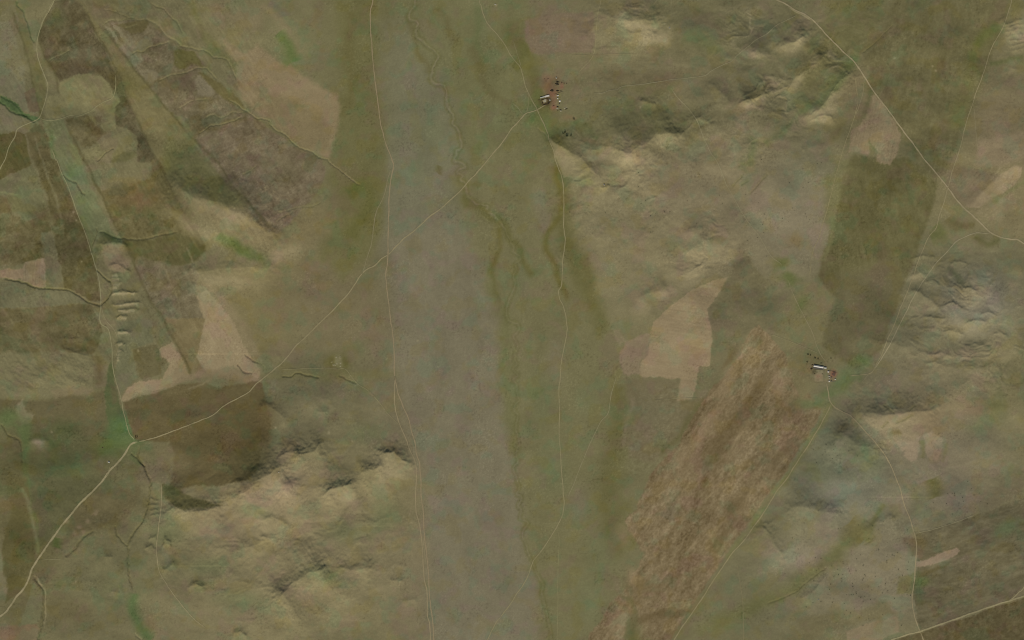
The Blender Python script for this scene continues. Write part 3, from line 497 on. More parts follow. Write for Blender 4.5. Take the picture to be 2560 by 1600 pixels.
poly(T(3, 3, [(1300, 560), (1400, 540), (1480, 500), (1500, 560), (1400, 740), (1310, 720)]), (100, 89, 61), 9, .7, True)
poly(T(3, 3, [(1400, 860), (1500, 820), (1700, 780), (1520, 870), (1400, 960), (1380, 1080), (1340, 1060)]), (90, 81, 50), 8, .8, True)
blob(2305, 1455, 22, 14, (88, 96, 54), .8); blob(2300, 1485, 12, 18, (84, 92, 60), .7); blob(2520, 1320, 40, 16, (92, 102, 70), .8, -15)
field(T(3, 3, [(1390, 775), (1480, 760), (1580, 700), (1680, 670), (1770, 640), (1800, 665), (1760, 715), (1640, 770), (1500, 810), (1395, 822)]), (128, 112, 91), 'small pinkish tan strip across the mottled south-eastern field', 1.6)
field(T(3, 3, [(730, 1420), (900, 1375), (1060, 1325), (1215, 1285), (1235, 1345), (1230, 1440), (1080, 1512), (960, 1540), (760, 1540)]), (128, 115, 88), 'bare tan strip above the pale road at the bottom edge', 2)
field(J((3, 3, [(1010, 1530), (1170, 1512), (1435, 1440), (1900, 1280), (2200, 1180), (2500, 1090), (2500, 1600), (1000, 1600)]),), (89, 80, 54), 'dark brown field below the pale road in the south-east corner', 1.6, t=[dict(amp=15, scale=12, octs=4, seed=191, gain=.8), dict(amp=4, scale=70, octs=2, seed=192)])
poly(T(3, 3, [(1230, 910), (1380, 880), (1370, 1080), (1220, 1080)]), (108, 103, 70), 3, .8)
poly(T(3, 3, [(300, 1280), (700, 1240), (1100, 1170), (1200, 1250), (700, 1420), (350, 1512), (180, 1512)]), (108, 100, 70), 8, .7, True)
poly(T(3, 3, [(1900, 60), (2419, 20), (2419, 200), (2100, 260), (1950, 180)]), (106, 96, 74), 10, .6, True)

# ---- plough rows by the upper middle and the mauve plot
field(T(0, 2, [(120, 180), (430, 130), (770, 110), (790, 380), (750, 500), (180, 505), (130, 380)]), (116, 102, 80), 'mauve-brown plot above the farmstead with the long white roof', 4, t=[dict(amp=3.5, scale=5, octs=3, seed=201, ang=2, st=12), dict(amp=3, scale=60, octs=2, seed=202)])
sl, m = inside(T(0, 2, [(780, 520), (1500, 500), (1850, 560), (1900, 700), (1500, 760), (1060, 810), (900, 720)]), 12)
tex(sl, m, 5, 5, 3, 203, 3, 14)
poly(T(0, 2, [(780, 640), (1300, 680), (1800, 640), (1830, 720), (1400, 760), (1000, 800)]), (104, 95, 68), 10, .7, True)
poly(T(0, 2, [(1000, 800), (1450, 780), (1500, 860), (1400, 960), (1250, 900)]), (98, 93, 60), 10, .6, True)
field(J((0, 2, [(355, 1320), (430, 1360), (520, 1410), (600, 1500), (660, 1540)]), (1, 2, [(700, 20), (740, 90), (780, 140), (720, 200), (640, 170), (560, 170), (500, 170), (450, 60), (400, -20)]), (0, 2, [(400, 1440)])), (124, 116, 82), 'pale grassy wedge beside the valley track, below the farmstead', 2)
blob(1470, 445, 20, 12, (122, 122, 76), .6)
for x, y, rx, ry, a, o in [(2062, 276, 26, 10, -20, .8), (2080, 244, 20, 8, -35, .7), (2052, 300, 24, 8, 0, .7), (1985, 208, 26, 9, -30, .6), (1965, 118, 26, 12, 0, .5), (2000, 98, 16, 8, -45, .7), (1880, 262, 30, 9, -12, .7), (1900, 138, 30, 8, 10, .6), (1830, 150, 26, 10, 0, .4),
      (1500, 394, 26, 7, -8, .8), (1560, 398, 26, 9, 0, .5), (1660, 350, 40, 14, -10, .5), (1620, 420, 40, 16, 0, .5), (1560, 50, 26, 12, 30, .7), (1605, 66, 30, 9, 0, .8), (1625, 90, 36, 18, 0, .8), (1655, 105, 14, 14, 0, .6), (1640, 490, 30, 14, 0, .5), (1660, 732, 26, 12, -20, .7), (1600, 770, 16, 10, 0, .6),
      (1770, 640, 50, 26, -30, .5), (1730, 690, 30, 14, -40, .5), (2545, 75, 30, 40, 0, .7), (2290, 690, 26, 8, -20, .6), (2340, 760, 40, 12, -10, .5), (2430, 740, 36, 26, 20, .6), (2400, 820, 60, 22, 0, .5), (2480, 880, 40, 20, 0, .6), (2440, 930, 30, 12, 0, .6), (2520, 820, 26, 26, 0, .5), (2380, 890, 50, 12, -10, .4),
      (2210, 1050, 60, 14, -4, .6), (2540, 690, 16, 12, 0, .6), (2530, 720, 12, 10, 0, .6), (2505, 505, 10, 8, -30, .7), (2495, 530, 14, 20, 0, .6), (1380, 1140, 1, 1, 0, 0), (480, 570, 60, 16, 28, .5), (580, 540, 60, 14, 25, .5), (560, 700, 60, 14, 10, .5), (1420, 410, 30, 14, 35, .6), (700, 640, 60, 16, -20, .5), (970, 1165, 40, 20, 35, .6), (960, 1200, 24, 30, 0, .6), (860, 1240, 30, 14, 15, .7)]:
    blob(x, y, rx * 1.25, ry * 1.25, (142, 130, 99), o, a)  # pale eroded soil, with sunlit brightness of the sunny sides painted in
# trodden ground of the farmsteads
FARM = (112, 84, 64)
blob(1378, 212, 26, 22, (118, 96, 70), .9); blob(1385, 222, 18, 14, (106, 82, 60), .7); blob(1384, 250, 9, 26, (122, 98, 74), .95, 0, False)
blob(1403, 213, 6, 8, (128, 92, 72), .9, 0, False); blob(1372, 200, 24, 12, (122, 104, 76), .8); blob(1384, 236, 12, 8, (120, 84, 64), .8)
blob(1384, 268, 7, 5, (130, 94, 74), .9, 0, False); blob(1365, 205, 8, 8, (104, 88, 62), .6); blob(1394, 205, 16, 8, (96, 80, 52), .5)
blob(1364, 254, 13, 11, (66, 54, 34), 1, 0, False); blob(1362.5, 252.5, 6, 6, (150, 138, 100), 1, 0, False)
blob(1348, 250, 6, 2.4, (82, 68, 42), .8, 0, False)
for a in [(1340, 300, 20, 14, (92, 102, 58)), (1372, 320, 14, 26, (96, 106, 66)), (1345, 240, 14, 26, (92, 96, 56)), (1385, 300, 20, 14, (98, 100, 62))]: blob(*a, .7)
blob(1425, 300, 14, 10, (128, 106, 76), .6); blob(1440, 345, 30, 20, (104, 98, 66), .4); blob(1475, 358, 20, 8, (126, 104, 74), .5)
tex(*[(lambda sl, m: (sl, m))(*inside([(1400, 300), (1520, 290), (1540, 390), (1400, 380)], 20))][0], amp=8, scale=12, octs=3, seed=211, gain=.7)
sl_, m_e = inside([(2034, 922), (2058, 925), (2058.5, 955), (2034.5, 955.5)], 1.2, PX, PY); paint(sl_, m_e, (128, 117, 88), .85); sl_, m_e = inside([(2069, 926), (2090.5, 928.5), (2089.5, 953.5), (2070, 953.5)], 1.2, PX, PY); paint(sl_, m_e, (116, 101, 76), .75)
blob(2046, 938, 13, 17, (134, 118, 90), .8, 0, False); blob(2046, 930, 12, 8, (134, 112, 88), .8); blob(2028, 922, 10, 6, (82, 70, 46), .9)
blob(2030, 912, 7, 4, (82, 70, 44), .9); blob(2084, 934, 8, 9, (118, 82, 62), 1, 0, False); blob(2064, 936, 3.5, 20, (124, 110, 82), .9, 0, False)
blob(2032, 896, 26, 16, (104, 95, 64), .7); blob(2015, 925, 20, 16, (118, 102, 74), .6); blob(2073, 940, 7, 16, (120, 112, 84), .6)
blob(1365, 860, 1, 1, OLIVE, .01)
# abandoned camp ring
blob(838, 908, 36, 30, (98, 94, 56), .8); blob(840, 900, 14, 18, (122, 116, 84), .85); blob(856, 905, 7, 18, (92, 88, 48), .7); blob(822, 908, 6, 14, (94, 88, 54), .7)
for x, y in [(841, 893), (830, 905), (834, 912), (843, 909), (850, 893), (852, 908), (851, 916), (838, 913)]: blob(x, y, 1.8, 1.8, (138, 130, 98), .9, 0, False)
# tiny bare scuffs
rr = random.Random(3)
for x, y in [(185, 530), (192, 551), (205, 655), (345, 875), (130, 1080), (270, 1155), (1238, 12), (2044, 61), (190, 1455), (2330, 165), (2340, 175), (2235, 145), (555, 805), (966, 898), (1045, 852), (1095, 915), (690, 1072), (822, 1083), (880, 1105), (1616, 108), (1652, 118), (1660, 62), (1672, 70), (2365, 870), (2435, 925), (2430, 965), (1540, 440), (1600, 268), (1558, 270)]:
    blob(x, y, rr.uniform(2, 4), rr.uniform(2, 3), (140, 130, 100), .75, rr.uniform(0, 90), False)
for _ in range(70):
    a = rr.random() * 6.28; q = abs(rr.gauss(0, 1))
    blob(665 + 26 * q * math.cos(a), 470 + 22 * q * math.sin(a), rr.uniform(1, 2.2), rr.uniform(1, 2.2), rr.choice([(142, 128, 96), (90, 80, 58)]), .6, 0, False)
for _ in range(60):
    blob(rr.gauss(400, 22), rr.gauss(140, 11), rr.uniform(.9, 1.8), rr.uniform(.9, 1.6), rr.choice([(136, 126, 100), (86, 78, 56)]), .6, 0, False)
for _ in range(30):
    blob(rr.gauss(690, 14), rr.gauss(560, 14), rr.uniform(1, 2), rr.uniform(1, 2), rr.choice([(132, 118, 92), (84, 76, 56)]), .5, 0, False)

# ------------------------------------------------------------------ relief
hills = region([(300, 250, 420, 330, 0), (150, 700, 300, 330, 0), (650, 560, 200, 130, 30), (250, 1300, 500, 340, 0), (760, 1050, 220, 130, 0), (760, 1380, 270, 330, 0),
                (1760, 330, 420, 420, 20), (1700, 80, 300, 160, 0), (2350, 300, 330, 420, 20), (2380, 900, 300, 300, 0), (2250, 1300, 440, 420, 0), (1800, 700, 250, 180, 0)])
H += hills * (fbm(PX, PY, 260, 3, 301) * 22 + 10)
H += fbm(PX, PY, 900, 2, 303) * 8
rough = region([(1960, 230, 300, 110, -40), (1800, 330, 150, 100, 0), (1580, 390, 160, 60, 10), (2430, 760, 170, 150, 0), (2330, 880, 160, 60, 0), 
                (1560, 60, 110, 70, 0), (1860, 100, 100, 90, 0), (1560, 500, 160, 120, 0), (1780, 640, 110, 90, -40), (2530, 130, 40, 60, 0), (2480, 950, 90, 60, 0)])
QX = PX + 26 * fbm(PX, PY, 80, 3, 306); QY = PY + 26 * fbm(PX, PY, 80, 3, 307)
pat = np.clip(.55 + 1.1 * fbm(PX, PY, 120, 2, 308), 0, 1.2)
rid = 1 - np.abs(fbm(QX, QY, 56, 3, 311, -24, 1.8, .5)) * 2.4
H += rough * pat * rid * 2.5
rid2 = 1 - np.abs(fbm(QX, QY, 17, 3, 315, 20, 2.0, .6)) * 2
H += rough * pat * rid2 * 1.1
paint(full, rough * pat * ss(.45, .95, rid), (126, 116, 88), .55)
fine = region([(2400, 790, 150, 130, 0), (1590, 410, 130, 50, 0), (2050, 250, 160, 40, -45)])
H += fine * pat * fbm(QX, QY, 18, 3, 321, 15, 2.4, .5) * 1.3
sl, m = inside(T(2, 0, [(0, 360), (880, 300), (880, 640), (0, 700)]), 20)
H[sl] += m * fbm(PX[sl], PY[sl], 20, 4, 323, 32, 2.2, .65) * 1.8
H += fbm(PX, PY, 30, 4, 331, 0, 1, .6) * (.25 + .8 * hills)
swh = region([(700, 1330, 330, 250, 0)])
H += swh * (fbm(QX, QY, 120, 4, 341, -32, 1.7, .42) * 7 + (1 - np.abs(fbm(QX, QY, 40, 3, 343, -20, 1.8, .6)) * 2) * 1.1)
# main crests, each drawn west to east
R = ridge
R([(420, 455), (480, 490), (540, 508), (600, 530), (650, 560), (690, 585)], 16, 62, 90)
R([(470, 672), (530, 678), (600, 668), (690, 672)], 9, 30, 60)
R([(248, 606), (285, 604), (325, 618)], 7, 12, 30, 1.1)
R([(268, 664), (290, 660), (330, 682)], 7, 10, 22, 1.1)
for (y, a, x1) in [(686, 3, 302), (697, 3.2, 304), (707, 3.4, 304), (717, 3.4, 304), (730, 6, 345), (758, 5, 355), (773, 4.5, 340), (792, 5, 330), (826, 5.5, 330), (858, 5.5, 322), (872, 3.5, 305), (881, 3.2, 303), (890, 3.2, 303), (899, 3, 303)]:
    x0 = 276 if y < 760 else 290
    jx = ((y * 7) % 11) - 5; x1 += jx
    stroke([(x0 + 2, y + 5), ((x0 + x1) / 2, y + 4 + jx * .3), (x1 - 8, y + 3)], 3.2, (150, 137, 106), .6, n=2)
    R([(x0, y + 3), ((x0 + x1) / 2, y - 1 + jx * .3), (x1, y + 1 + jx * .4)], a * .75, 4, 7, 1.2, True)
R([(150, 848), (200, 846), (235, 856)], 3, 8, 16); R([(160, 872), (205, 880), (235, 888)], 3, 8, 16); R([(165, 940), (190, 952), (212, 962)], 2.5, 8, 14)
# south-western hills
R([(598, 1232), (630, 1218), (655, 1196), (680, 1180), (700, 1168)], 20, 48, 70, 1.15)
R([(700, 1138), (722, 1126), (745, 1132)], 9, 16, 30, 1.15)
R([(745, 1136), (775, 1128), (790, 1122), (798, 1112)], 13, 20, 44, 1.15)
R([(905, 1182), (935, 1172), (950, 1165)], 10, 18, 34, 1.15)
R([(958, 1128), (985, 1126), (1003, 1140), (1012, 1152)], 13, 18, 46, 1.1)
R([(815, 1236), (830, 1222), (850, 1212), (880, 1208)], 13, 16, 40, 1.1)
R([(405, 1282), (440, 1272), (475, 1279), (520, 1273), (560, 1265)], 13, 26, 36, 1.05)
R([(690, 1508), (715, 1478), (735, 1455), (770, 1432), (820, 1418)], 20, 46, 60, 1.15)
R([(835, 1412), (880, 1424), (930, 1418)], 8, 26, 34)
R([(470, 1470), (490, 1460), (515, 1468)], 6, 8, 12, 1.1); R([(375, 1345), (392, 1342)], 5, 7, 9); R([(410, 1345), (428, 1352)], 6, 8, 10); R([(403, 1362), (418, 1356), (432, 1362)], 4, 6, 10)
R([(368, 1370), (380, 1360)], 5, 6, 10); R([(402, 1426), (425, 1418), (440, 1405)], 5, 9, 14); R([(575, 1585), (600, 1580), (625, 1590)], 6, 9, 14)
R([(540, 1372), (600, 1380), (650, 1360)], 8, 30, 50); R([(270, 1478), (295, 1478), (308, 1466)], 3.5, 10, 10); R([(262, 1392), (282, 1390)], 3, 5, 8)
R([(655, 1300), (685, 1296), (720, 1310)], 5, 12, 26); R([(650, 1340), (690, 1346)], 6, 10, 16); R([(975, 1448), (1005, 1452)], 4, 9, 14)
R([(780, 1020), (800, 1004), (822, 1000)], 5, 40, 30); R([(795, 1028), (815, 1026)], 4, 8, 14); R([(1005, 1500), (1045, 1500)], 3, 10, 14)
R([(650, 1010), (690, 1030), (720, 1050)], 7, 14, 30); R([(700, 1210), (760, 1215), (840, 1230)], 4, 20, 30)
R([(375, 1245), (385, 1250), (397, 1252)], 2.5, 3, 5, 1.2, False); R([(372, 1262), (398, 1262)], 2.5, 3, 5, 1.2, False); R([(374, 1276), (398, 1276)], 3, 4, 5, 1.2, False); R([(376, 1290), (400, 1286)], 3, 4, 5, 1.2, False)
R([(70, 1100), (95, 1098), (120, 1104)], 2.5, 14, 18); R([(640, 900), (700, 890)], 2, 20, 20)
# north-east
R([(1556, 56), (1580, 58), (1610, 52), (1640, 50)], 10, 34, 26, 1.1); R([(1570, 82), (1595, 80), (1628, 76)], 6, 8, 26, 1.1); R([(1500, 30), (1540, 56)], 5, 20, 30)
R([(1955, 118), (1985, 106), (2008, 92)], 12, 44, 14, 1.1)
R([(1965, 236), (1985, 200), (2015, 178), (2040, 160), (2068, 128)], 9, 44, 18, 1.1)
R([(2015, 292), (2050, 270), (2070, 246), (2100, 200), (2130, 182)], 10, 38, 20, 1.05); R([(2020, 300), (2055, 290), (2085, 300)], 5, 7, 9, 1.1)
R([(1540, 400), (1580, 382), (1625, 352), (1640, 336), (1700, 332)], 16, 60, 36, 1.15); R([(1470, 372), (1530, 372), (1580, 385)], 6, 22, 14)
R([(1372, 350), (1400, 362), (1425, 376), (1448, 392), (1470, 412), (1486, 432), (1512, 466)], 9, 24, 40, 1.1, False)
R([(1500, 468), (1512, 465), (1522, 462)], 4, 5, 6, 1.1)
R([(1855, 254), (1890, 246), (1920, 226)], 10, 30, 20, 1.1); R([(1600, 252), (1640, 254)], 5, 9, 12); R([(1880, 130), (1920, 140)], 7, 24, 18)
R([(1700, 300), (1740, 296), (1790, 310)], 5, 16, 20); R([(1770, 205), (1810, 240), (1830, 270)], 5, 14, 22); R([(2000, 380), (2060, 362)], 4, 20, 20)
R([(2500, 40), (2540, 90)], 5, 16, 20)
for i in range(7): R([(2505 + 3 * i, 62 + i * 11), (2560, 52 + i * 11)], 2.4, 4, 6, 1.2)
R([(1590, 752), (1640, 726), (1672, 712)], 6, 20, 24); R([(1712, 640), (1740, 610), (1765, 590)], 6, 22, 16); R([(1705, 584), (1760, 572)], 4, 18, 14)
R([(2150, 1034), (2200, 1036), (2250, 1034), (2300, 1026), (2350, 1018)], 13, 34, 60, 1.2)
R([(2095, 1068), (2120, 1092), (2150, 1112), (2200, 1132)], 13, 44, 50, 1.2)
R([(1975, 1262), (2030, 1270), (2070, 1278), (2105, 1282)], 11, 34, 50, 1.2)
R([(1900, 1312), (1935, 1350), (1965, 1400)], 8, 26, 30, 1.2); R([(2150, 1330), (2200, 1308), (2240, 1292)], 6, 16, 30)
R([(1995, 1500), (2040, 1474), (2070, 1440)], 4, 10, 30); R([(2160, 845), (2230, 860), (2290, 872)], 5, 20, 26)
R([(2270, 730), (2300, 735), (2340, 760), (2360, 790)], 6, 12, 20, 1.1)
for (x, y, l, a) in [(2310, 640, 60, 3), (2400, 655, 50, 3), (2330, 700, 40, 3), (2420, 720, 50, 4), (2380, 760, 60, 4), (2330, 790, 70, 4), (2440, 800, 60, 4), (2380, 825, 60, 4), (2470, 780, 40, 3), (2350, 880, 60, 4), (2340, 905, 60, 3), (2440, 860, 60, 3), (2500, 830, 40, 3), (2300, 680, 40, 2.5)]:
    R([(x - l / 2, y + 5), (x, y), (x + l / 2, y + 9)], a, 6, 12, 1.15)

# gullies and streams cut into the ground
PALE, DARK = (128, 120, 88), (84, 80, 50)
cut(J((1, 0, [(20, 1105), (200, 1150), (270, 1175), (350, 1205), (440, 1215), (540, 1218), (620, 1225), (700, 1255), (780, 1310), (860, 1355), (950, 1370), (990, 1330), (1040, 1270), (1065, 1200), (1050, 1150), (990, 1110), (930, 1060), (900, 1010)]),), 3.0, 2.0, DARK, .5, 5)
cut(J((1, 0, [(925, 635), (915, 680), (890, 740), (870, 800), (865, 880)]),), 2.2, 2, DARK, .4)
cut(J((1, 0, [(920, 680), (1000, 690), (1080, 730), (1150, 745), (1350, 745), (1500, 715), (1680, 680)]),), 2, 2.2, None)
blob(275, 592, 24, 8, (72, 78, 48), .8, 15)
cut(J((1, 0, [(600, 130), (660, 190), (720, 210), (745, 260), (780, 305), (820, 325)]),), 2.2, 2, DARK, .5)
cut(J((2, 0, [(1310, 1180), (1300, 1270), (1330, 1330), (1400, 1470), (1430, 1512)]), (3, 0, [(1425, 70), (1400, 210), (1370, 310), (1330, 410), (1260, 510), (1215, 580), (1208, 650), (1215, 780), (1225, 900), (1235, 990), (1265, 1050)])), 3.0, 2.4, (92, 88, 56), .5)
cut(T(2, 0, [(1230, 1260), (1300, 1310), (1360, 1390)]), 2.4, 2, DARK, .5)
cut(T(3, 0, [(1085, 435), (1105, 510), (1150, 570), (1205, 630)]), 2, 2, DARK, .4)
cut(T(3, 0, [(330, 900), (340, 940), (370, 980), (410, 1030), (420, 1120), (415, 1210), (400, 1300), (385, 1400), (360, 1530)]), 3.4, 2.6, (90, 86, 56), .5, 6)
stroke(T(3, 0, [(345, 910), (395, 1000), (432, 1060), (432, 1200), (420, 1290), (405, 1380)]), 2, (134, 124, 92), .7)
cut(T(3, 0, [(620, 730), (700, 650), (770, 560), (900, 480)]), 2.4, 3, DARK, .4); cut(T(3, 0, [(1280, 1450), (1350, 1512)]), 2, 2, PALE, .5)
cut(T(2, 1, [(240, 525), (340, 535), (380, 505), (440, 512), (520, 530), (600, 545)]), 2.2, 1.8, DARK, .5); cut(T(2, 1, [(780, 530), (850, 565), (950, 600)]), 1.8, 1.6, DARK, .5)
cut(T(2, 0, [(2315, 320), (2370, 360), (2440, 410)]), 1.8, 1.6, (94, 84, 60), .6); cut(T(2, 0, [(2240, 420), (2290, 480), (2330, 500), (2390, 503)]), 1.8, 1.6, (92, 80, 58), .6)
cut(T(2, 0, [(0, 985), (50, 1030), (90, 1080), (150, 1120), (190, 1140), (200, 1240), (215, 1350)]), 2, 2, DARK, .5)
cut(T(0, 0, [(-60, 950), (0, 960), (60, 1000), (110, 1050), (170, 1080), (220, 1090), (290, 1130), (350, 1150)]), 2.4, 2.2, (66, 78, 48), .7)
cut(T(0, 0, [(0, 900), (120, 960), (190, 1040), (220, 1090), (300, 1105)]), 1.6, 2, (70, 84, 50), .6)
cut(T(0, 0, [(150, 0), (165, 50), (210, 95), (225, 150), (260, 210), (290, 300), (300, 370), (330, 415)]), 2, 1.8, (78, 86, 54), .6)
def gully(pts, depth=1.6, w=2.0, pale=.75):
    stroke(pts, w * 2.6, (98, 94, 58), .35, n=4); stroke(pts, w * .8, PALE, pale * .8, n=4); cut(pts, depth * .8, w * .7, None, n=4)
gully(T(0, 0, [(970, 90), (1080, 105), (1160, 140), (1215, 165), (1270, 170), (1320, 190), (1390, 190)]), 1.2, 1.6, .6)
gully(T(0, 0, [(1380, 185), (1460, 220), (1520, 270), (1570, 330), (1620, 375), (1690, 410), (1720, 440)]), 1.8, 4, .65)
gully(T(0, 0, [(1700, 430), (1790, 445), (1850, 475), (1920, 478), (1960, 490), (2010, 530), (2080, 545), (2130, 560), (2165, 600), (2200, 670), (2230, 740), (2240, 840)]), 1.8, 2.2, .6)
gully(T(0, 0, [(960, 240), (1020, 200), (1090, 190), (1170, 180), (1215, 165)]), 1.2, 1.5, .6)
gully(T(0, 0, [(1420, 10), (1480, 55), (1555, 85), (1590, 140), (1640, 180), (1685, 220), (1710, 280), (1745, 345)]), 1.6, 2, .5)
gully(T(0, 0, [(1240, 520), (1290, 490), (1360, 490), (1420, 445), (1500, 420), (1600, 405)]), 2, 2, .4)
gully(T(0, 0, [(1500, 760), (1560, 730), (1620, 700), (1700, 690), (1800, 670), (1850, 650), (1940, 645), (2000, 690), (2060, 750)]), 1.8, 2, .6)
gully(T(0, 0, [(1690, 1030), (1750, 990), (1810, 950), (1900, 935), (1990, 930)]), 1.6, 1.8, .6)
gully(T(0, 0, [(1860, 1260), (1940, 1220), (2000, 1190), (2100, 1170), (2200, 1140), (2290, 1100)]), 2, 2, .65)
gully(T(0, 0, [(1930, 1120), (2010, 1090), (2100, 1110), (2200, 1065), (2330, 1060)]), 1.4, 1.8, .6)
gully(T(0, 0, [(920, 1530), (980, 1450), (1040, 1420), (1075, 1405)]), 2.4, 2, .1)
gully(T(0, 0, [(450, 580), (510, 545), (580, 505), (660, 468)]), 1.4, 1.8, .6); gully(T(0, 0, [(1180, 270), (1240, 255), (1300, 230)]), 1.2, 1.5, .5)
gully(T(0, 0, [(870, 1110), (900, 1180), (950, 1180), (1000, 1250), (1100, 1215)]), .6, 1.4, .7)
gully(J((0, 0, [(2130, 930), (2220, 960), (2300, 1030), (2419, 1110)]), (0, 1, [(60, 1115), (130, 1140), (150, 1185), (210, 1240), (300, 1290), (360, 1350), (420, 1395), (540, 1445), (610, 1495), (690, 1512)]), (1, 1, [(700, 25), (760, 75), (830, 130), (900, 180), (950, 220), (1010, 250)])), 2.4, 2.0, .75)
gully(T(1, 0, [(2290, 150), (2380, 90), (2430, 40)]), 1.2, 1.6, .6); gully(T(1, 1, [(200, 490), (300, 480), (420, 445), (530, 435), (620, 400)]), 1, 2, .5); gully(T(1, 1, [(180, 590), (260, 540), (360, 490)]), 1.4, 2, .3)
gully(T(0, 3, [(880, 510), (960, 440), (1060, 340), (1190, 235)]), 1.4, 1.6, .1)
gully(T(3, 3, [(-20, 1180), (200, 1080), (300, 1020), (420, 920), (560, 820)]), 1.6, 2.4, 0); gully(T(3, 3, [(900, 610), (960, 580), (1010, 520)]), 1.2, 2, 0)
for p in ([(1070, 1010), (1110, 970), (1140, 955)], [(1200, 975), (1280, 940), (1370, 890)], [(1075, 800), (1150, 850), (1190, 880)], [(1330, 850), (1390, 800)]): gully(T(2, 3, p), 1.4, 1.5, 0)
for p in ([(2160, 240), (2230, 190)], [(2240, 320), (2330, 230), (2419, 130)], [(2080, 250), (2180, 140)]): gully(T(1, 2, p), 1.4, 1.6, 0)
gully(T(0, 2, [(230, 1210), (290, 1240), (330, 1290), (350, 1340)]), 1.0, 1.8, .7); gully(T(0, 2, [(1450, 1400), (1490, 1310)]), 1, 1.6, .6)
gully(T(2, 1, [(0, 390), (70, 440), (80, 480)]), .8, 1.6, .4)

# meandering river bed of the plain
RIVER = smooth(J((0, 1, [(1500, -300), (1500, 0), (1500, 60), (1460, 110), (1450, 160), (1460, 195), (1510, 200), (1525, 240), (1510, 300), (1525, 350), (1580, 380), (1620, 430), (1680, 480), (1720, 520), (1730, 555), (1700, 590), (1670, 640), (1660, 700), (1655, 750), (1680, 790), (1740, 805), (1780, 825), (1800, 880), (1795, 950), (1800, 1000), (1840, 1050), (1870, 1100), (1860, 1150), (1855, 1180), (1885, 1205), (1910, 1250), (1930, 1310), (1945, 1370), (1920, 1415), (1890, 1425)]),
   (1, 1, [(1890, -40), (1880, 20), (1940, 30), (1980, 70), (1920, 100), (1900, 130), (1950, 150), (1930, 190), (1980, 220), (1990, 290), (1995, 350), (2030, 375), (2080, 415), (2130, 420), (2190, 440), (2170, 490), (2220, 510), (2260, 550), (2310, 590), (2350, 660), (2410, 770)]),
   (1, 2, [(20, 840), (10, 880), (60, 900), (80, 950), (30, 980), (40, 1040), (10, 1090), (20, 1180), (-20, 1300), (-50, 1400)]), (2, 2, [(-40, 0), (50, 40), (60, 100), (10, 150), (40, 200), (50, 270), (20, 340), (50, 420), (10, 470), (50, 520), (0, 570), (40, 620), (45, 700), (60, 760), (10, 830), (50, 900), (35, 1000), (60, 1100), (65, 1200), (30, 1270), (60, 1340), (20, 1400)]),
   (3, 2, [(40, 0), (70, 70), (40, 130), (90, 170), (60, 240), (90, 300), (80, 370), (150, 415), (100, 480), (95, 540), (130, 590), (155, 680), (200, 800), (240, 900), (290, 990), (280, 1080), (310, 1180), (330, 1300), (350, 1400), (390, 1600)])), 6)
sl, D, sd, t = pdist(RIVER, 14)
wob = 1 + .5 * fbm(PX[sl], PY[sl], 40, 2, 401)
rw = np.where(t < .42, 2.5, 1.5) * wob
fadeR = 1 - .62 * ss(.36, .5, t)
brk = np.clip(.75 + 1.2 * fbm(PX[sl], PY[sl], 18, 2, 403), .15, 1)
H[sl] -= .55 * np.exp(-(D / rw) ** 4) * (1 - .5 * ss(.4, .6, t))
paint(sl, np.exp(-((D - rw - 2.5) / 3) ** 2), (97, 94, 58), .5)
paint(sl, np.exp(-(D / rw) ** 4) * fadeR * brk, (121, 113, 86), .6)
FIELDS.append('pale dry bed of the river meandering down the middle of the plain'); BED = len(FIELDS)
FID[sl] = np.where((D < rw * .9) & (t < .42), BED, FID[sl])

# ------------------------------------------------------------------ grain everywhere
L = fbm(PX, PY, 9, 3, 501, gain=.8) * 3.6 + fbm(PX, PY, 34, 3, 503) * 3.4 + fbm(PX, PY, 5, 2, 505, gain=.9) * 3.6
plain = region([(1150, 800, 330, 1100, 0)])
sl_, m_nw = inside([(-80, 300), (200, -60), (620, -60), (700, 300), (820, 480), (700, 600), (520, 760), (640, 900), (260, 960), (-80, 900)], 40)
L[sl_] += m_nw * (fbm(PX[sl_], PY[sl_], 6, 3, 551, 60, 7, .7) * 7.5 + fbm(PX[sl_], PY[sl_], 16, 4, 553, 50, 2, .8) * 5)
L += fbm(PX, PY, 110, 3, 555, -50, 1.6) * 4
L += plain * (fbm(QX, PY, 8, 4, 507, 84, 6, .75) * 3.6 + fbm(QX, QY, 46, 3, 509, 80, 3.5) * 4.2)
L += hills * fbm(PX, PY, 16, 4, 511, 8, 1.8, .7) * 3.2
L += rough * fbm(QX, QY, 22, 5, 513, 8, 2.0, .85) * 12.0
L += (1 - plain) * fbm(QX, QY, 46, 4, 515, -12, 2.0, .6) * 3.4
C += L[..., None] * np.array([1, .98, .82], np.float32)
gr = fbm(PX, PY, 60, 3, 521, gain=.7); pk = fbm(PX, PY, 75, 3, 523, gain=.7)
gq = ss(.12, .5, gr)[..., None]; C += gq * np.array([-5.5, 1.0, .5], np.float32)
pq = ss(.12, .5, pk)[..., None]; C += pq * np.array([1.5, -2.2, 2.0], np.float32)
yq = ss(.15, .5, fbm(PX, PY, 50, 3, 525))[..., None]; C += yq * np.array([0, -1, -5], np.float32)
# small dark grass tussocks and pale scuffs
tu = fbm(PX, PY, 6, 2, 531) * fbm(PX, PY, 90, 2, 533)
C -= (ss(.16, .34, tu) * 10)[..., None] * np.array([1, 1, .8], np.float32)
tu = fbm(PX, PY, 5, 2, 535) * fbm(PX, PY, 110, 2, 537)
C += (ss(.17, .34, tu) * 8)[..., None] * np.array([1, .95, .85], np.float32)

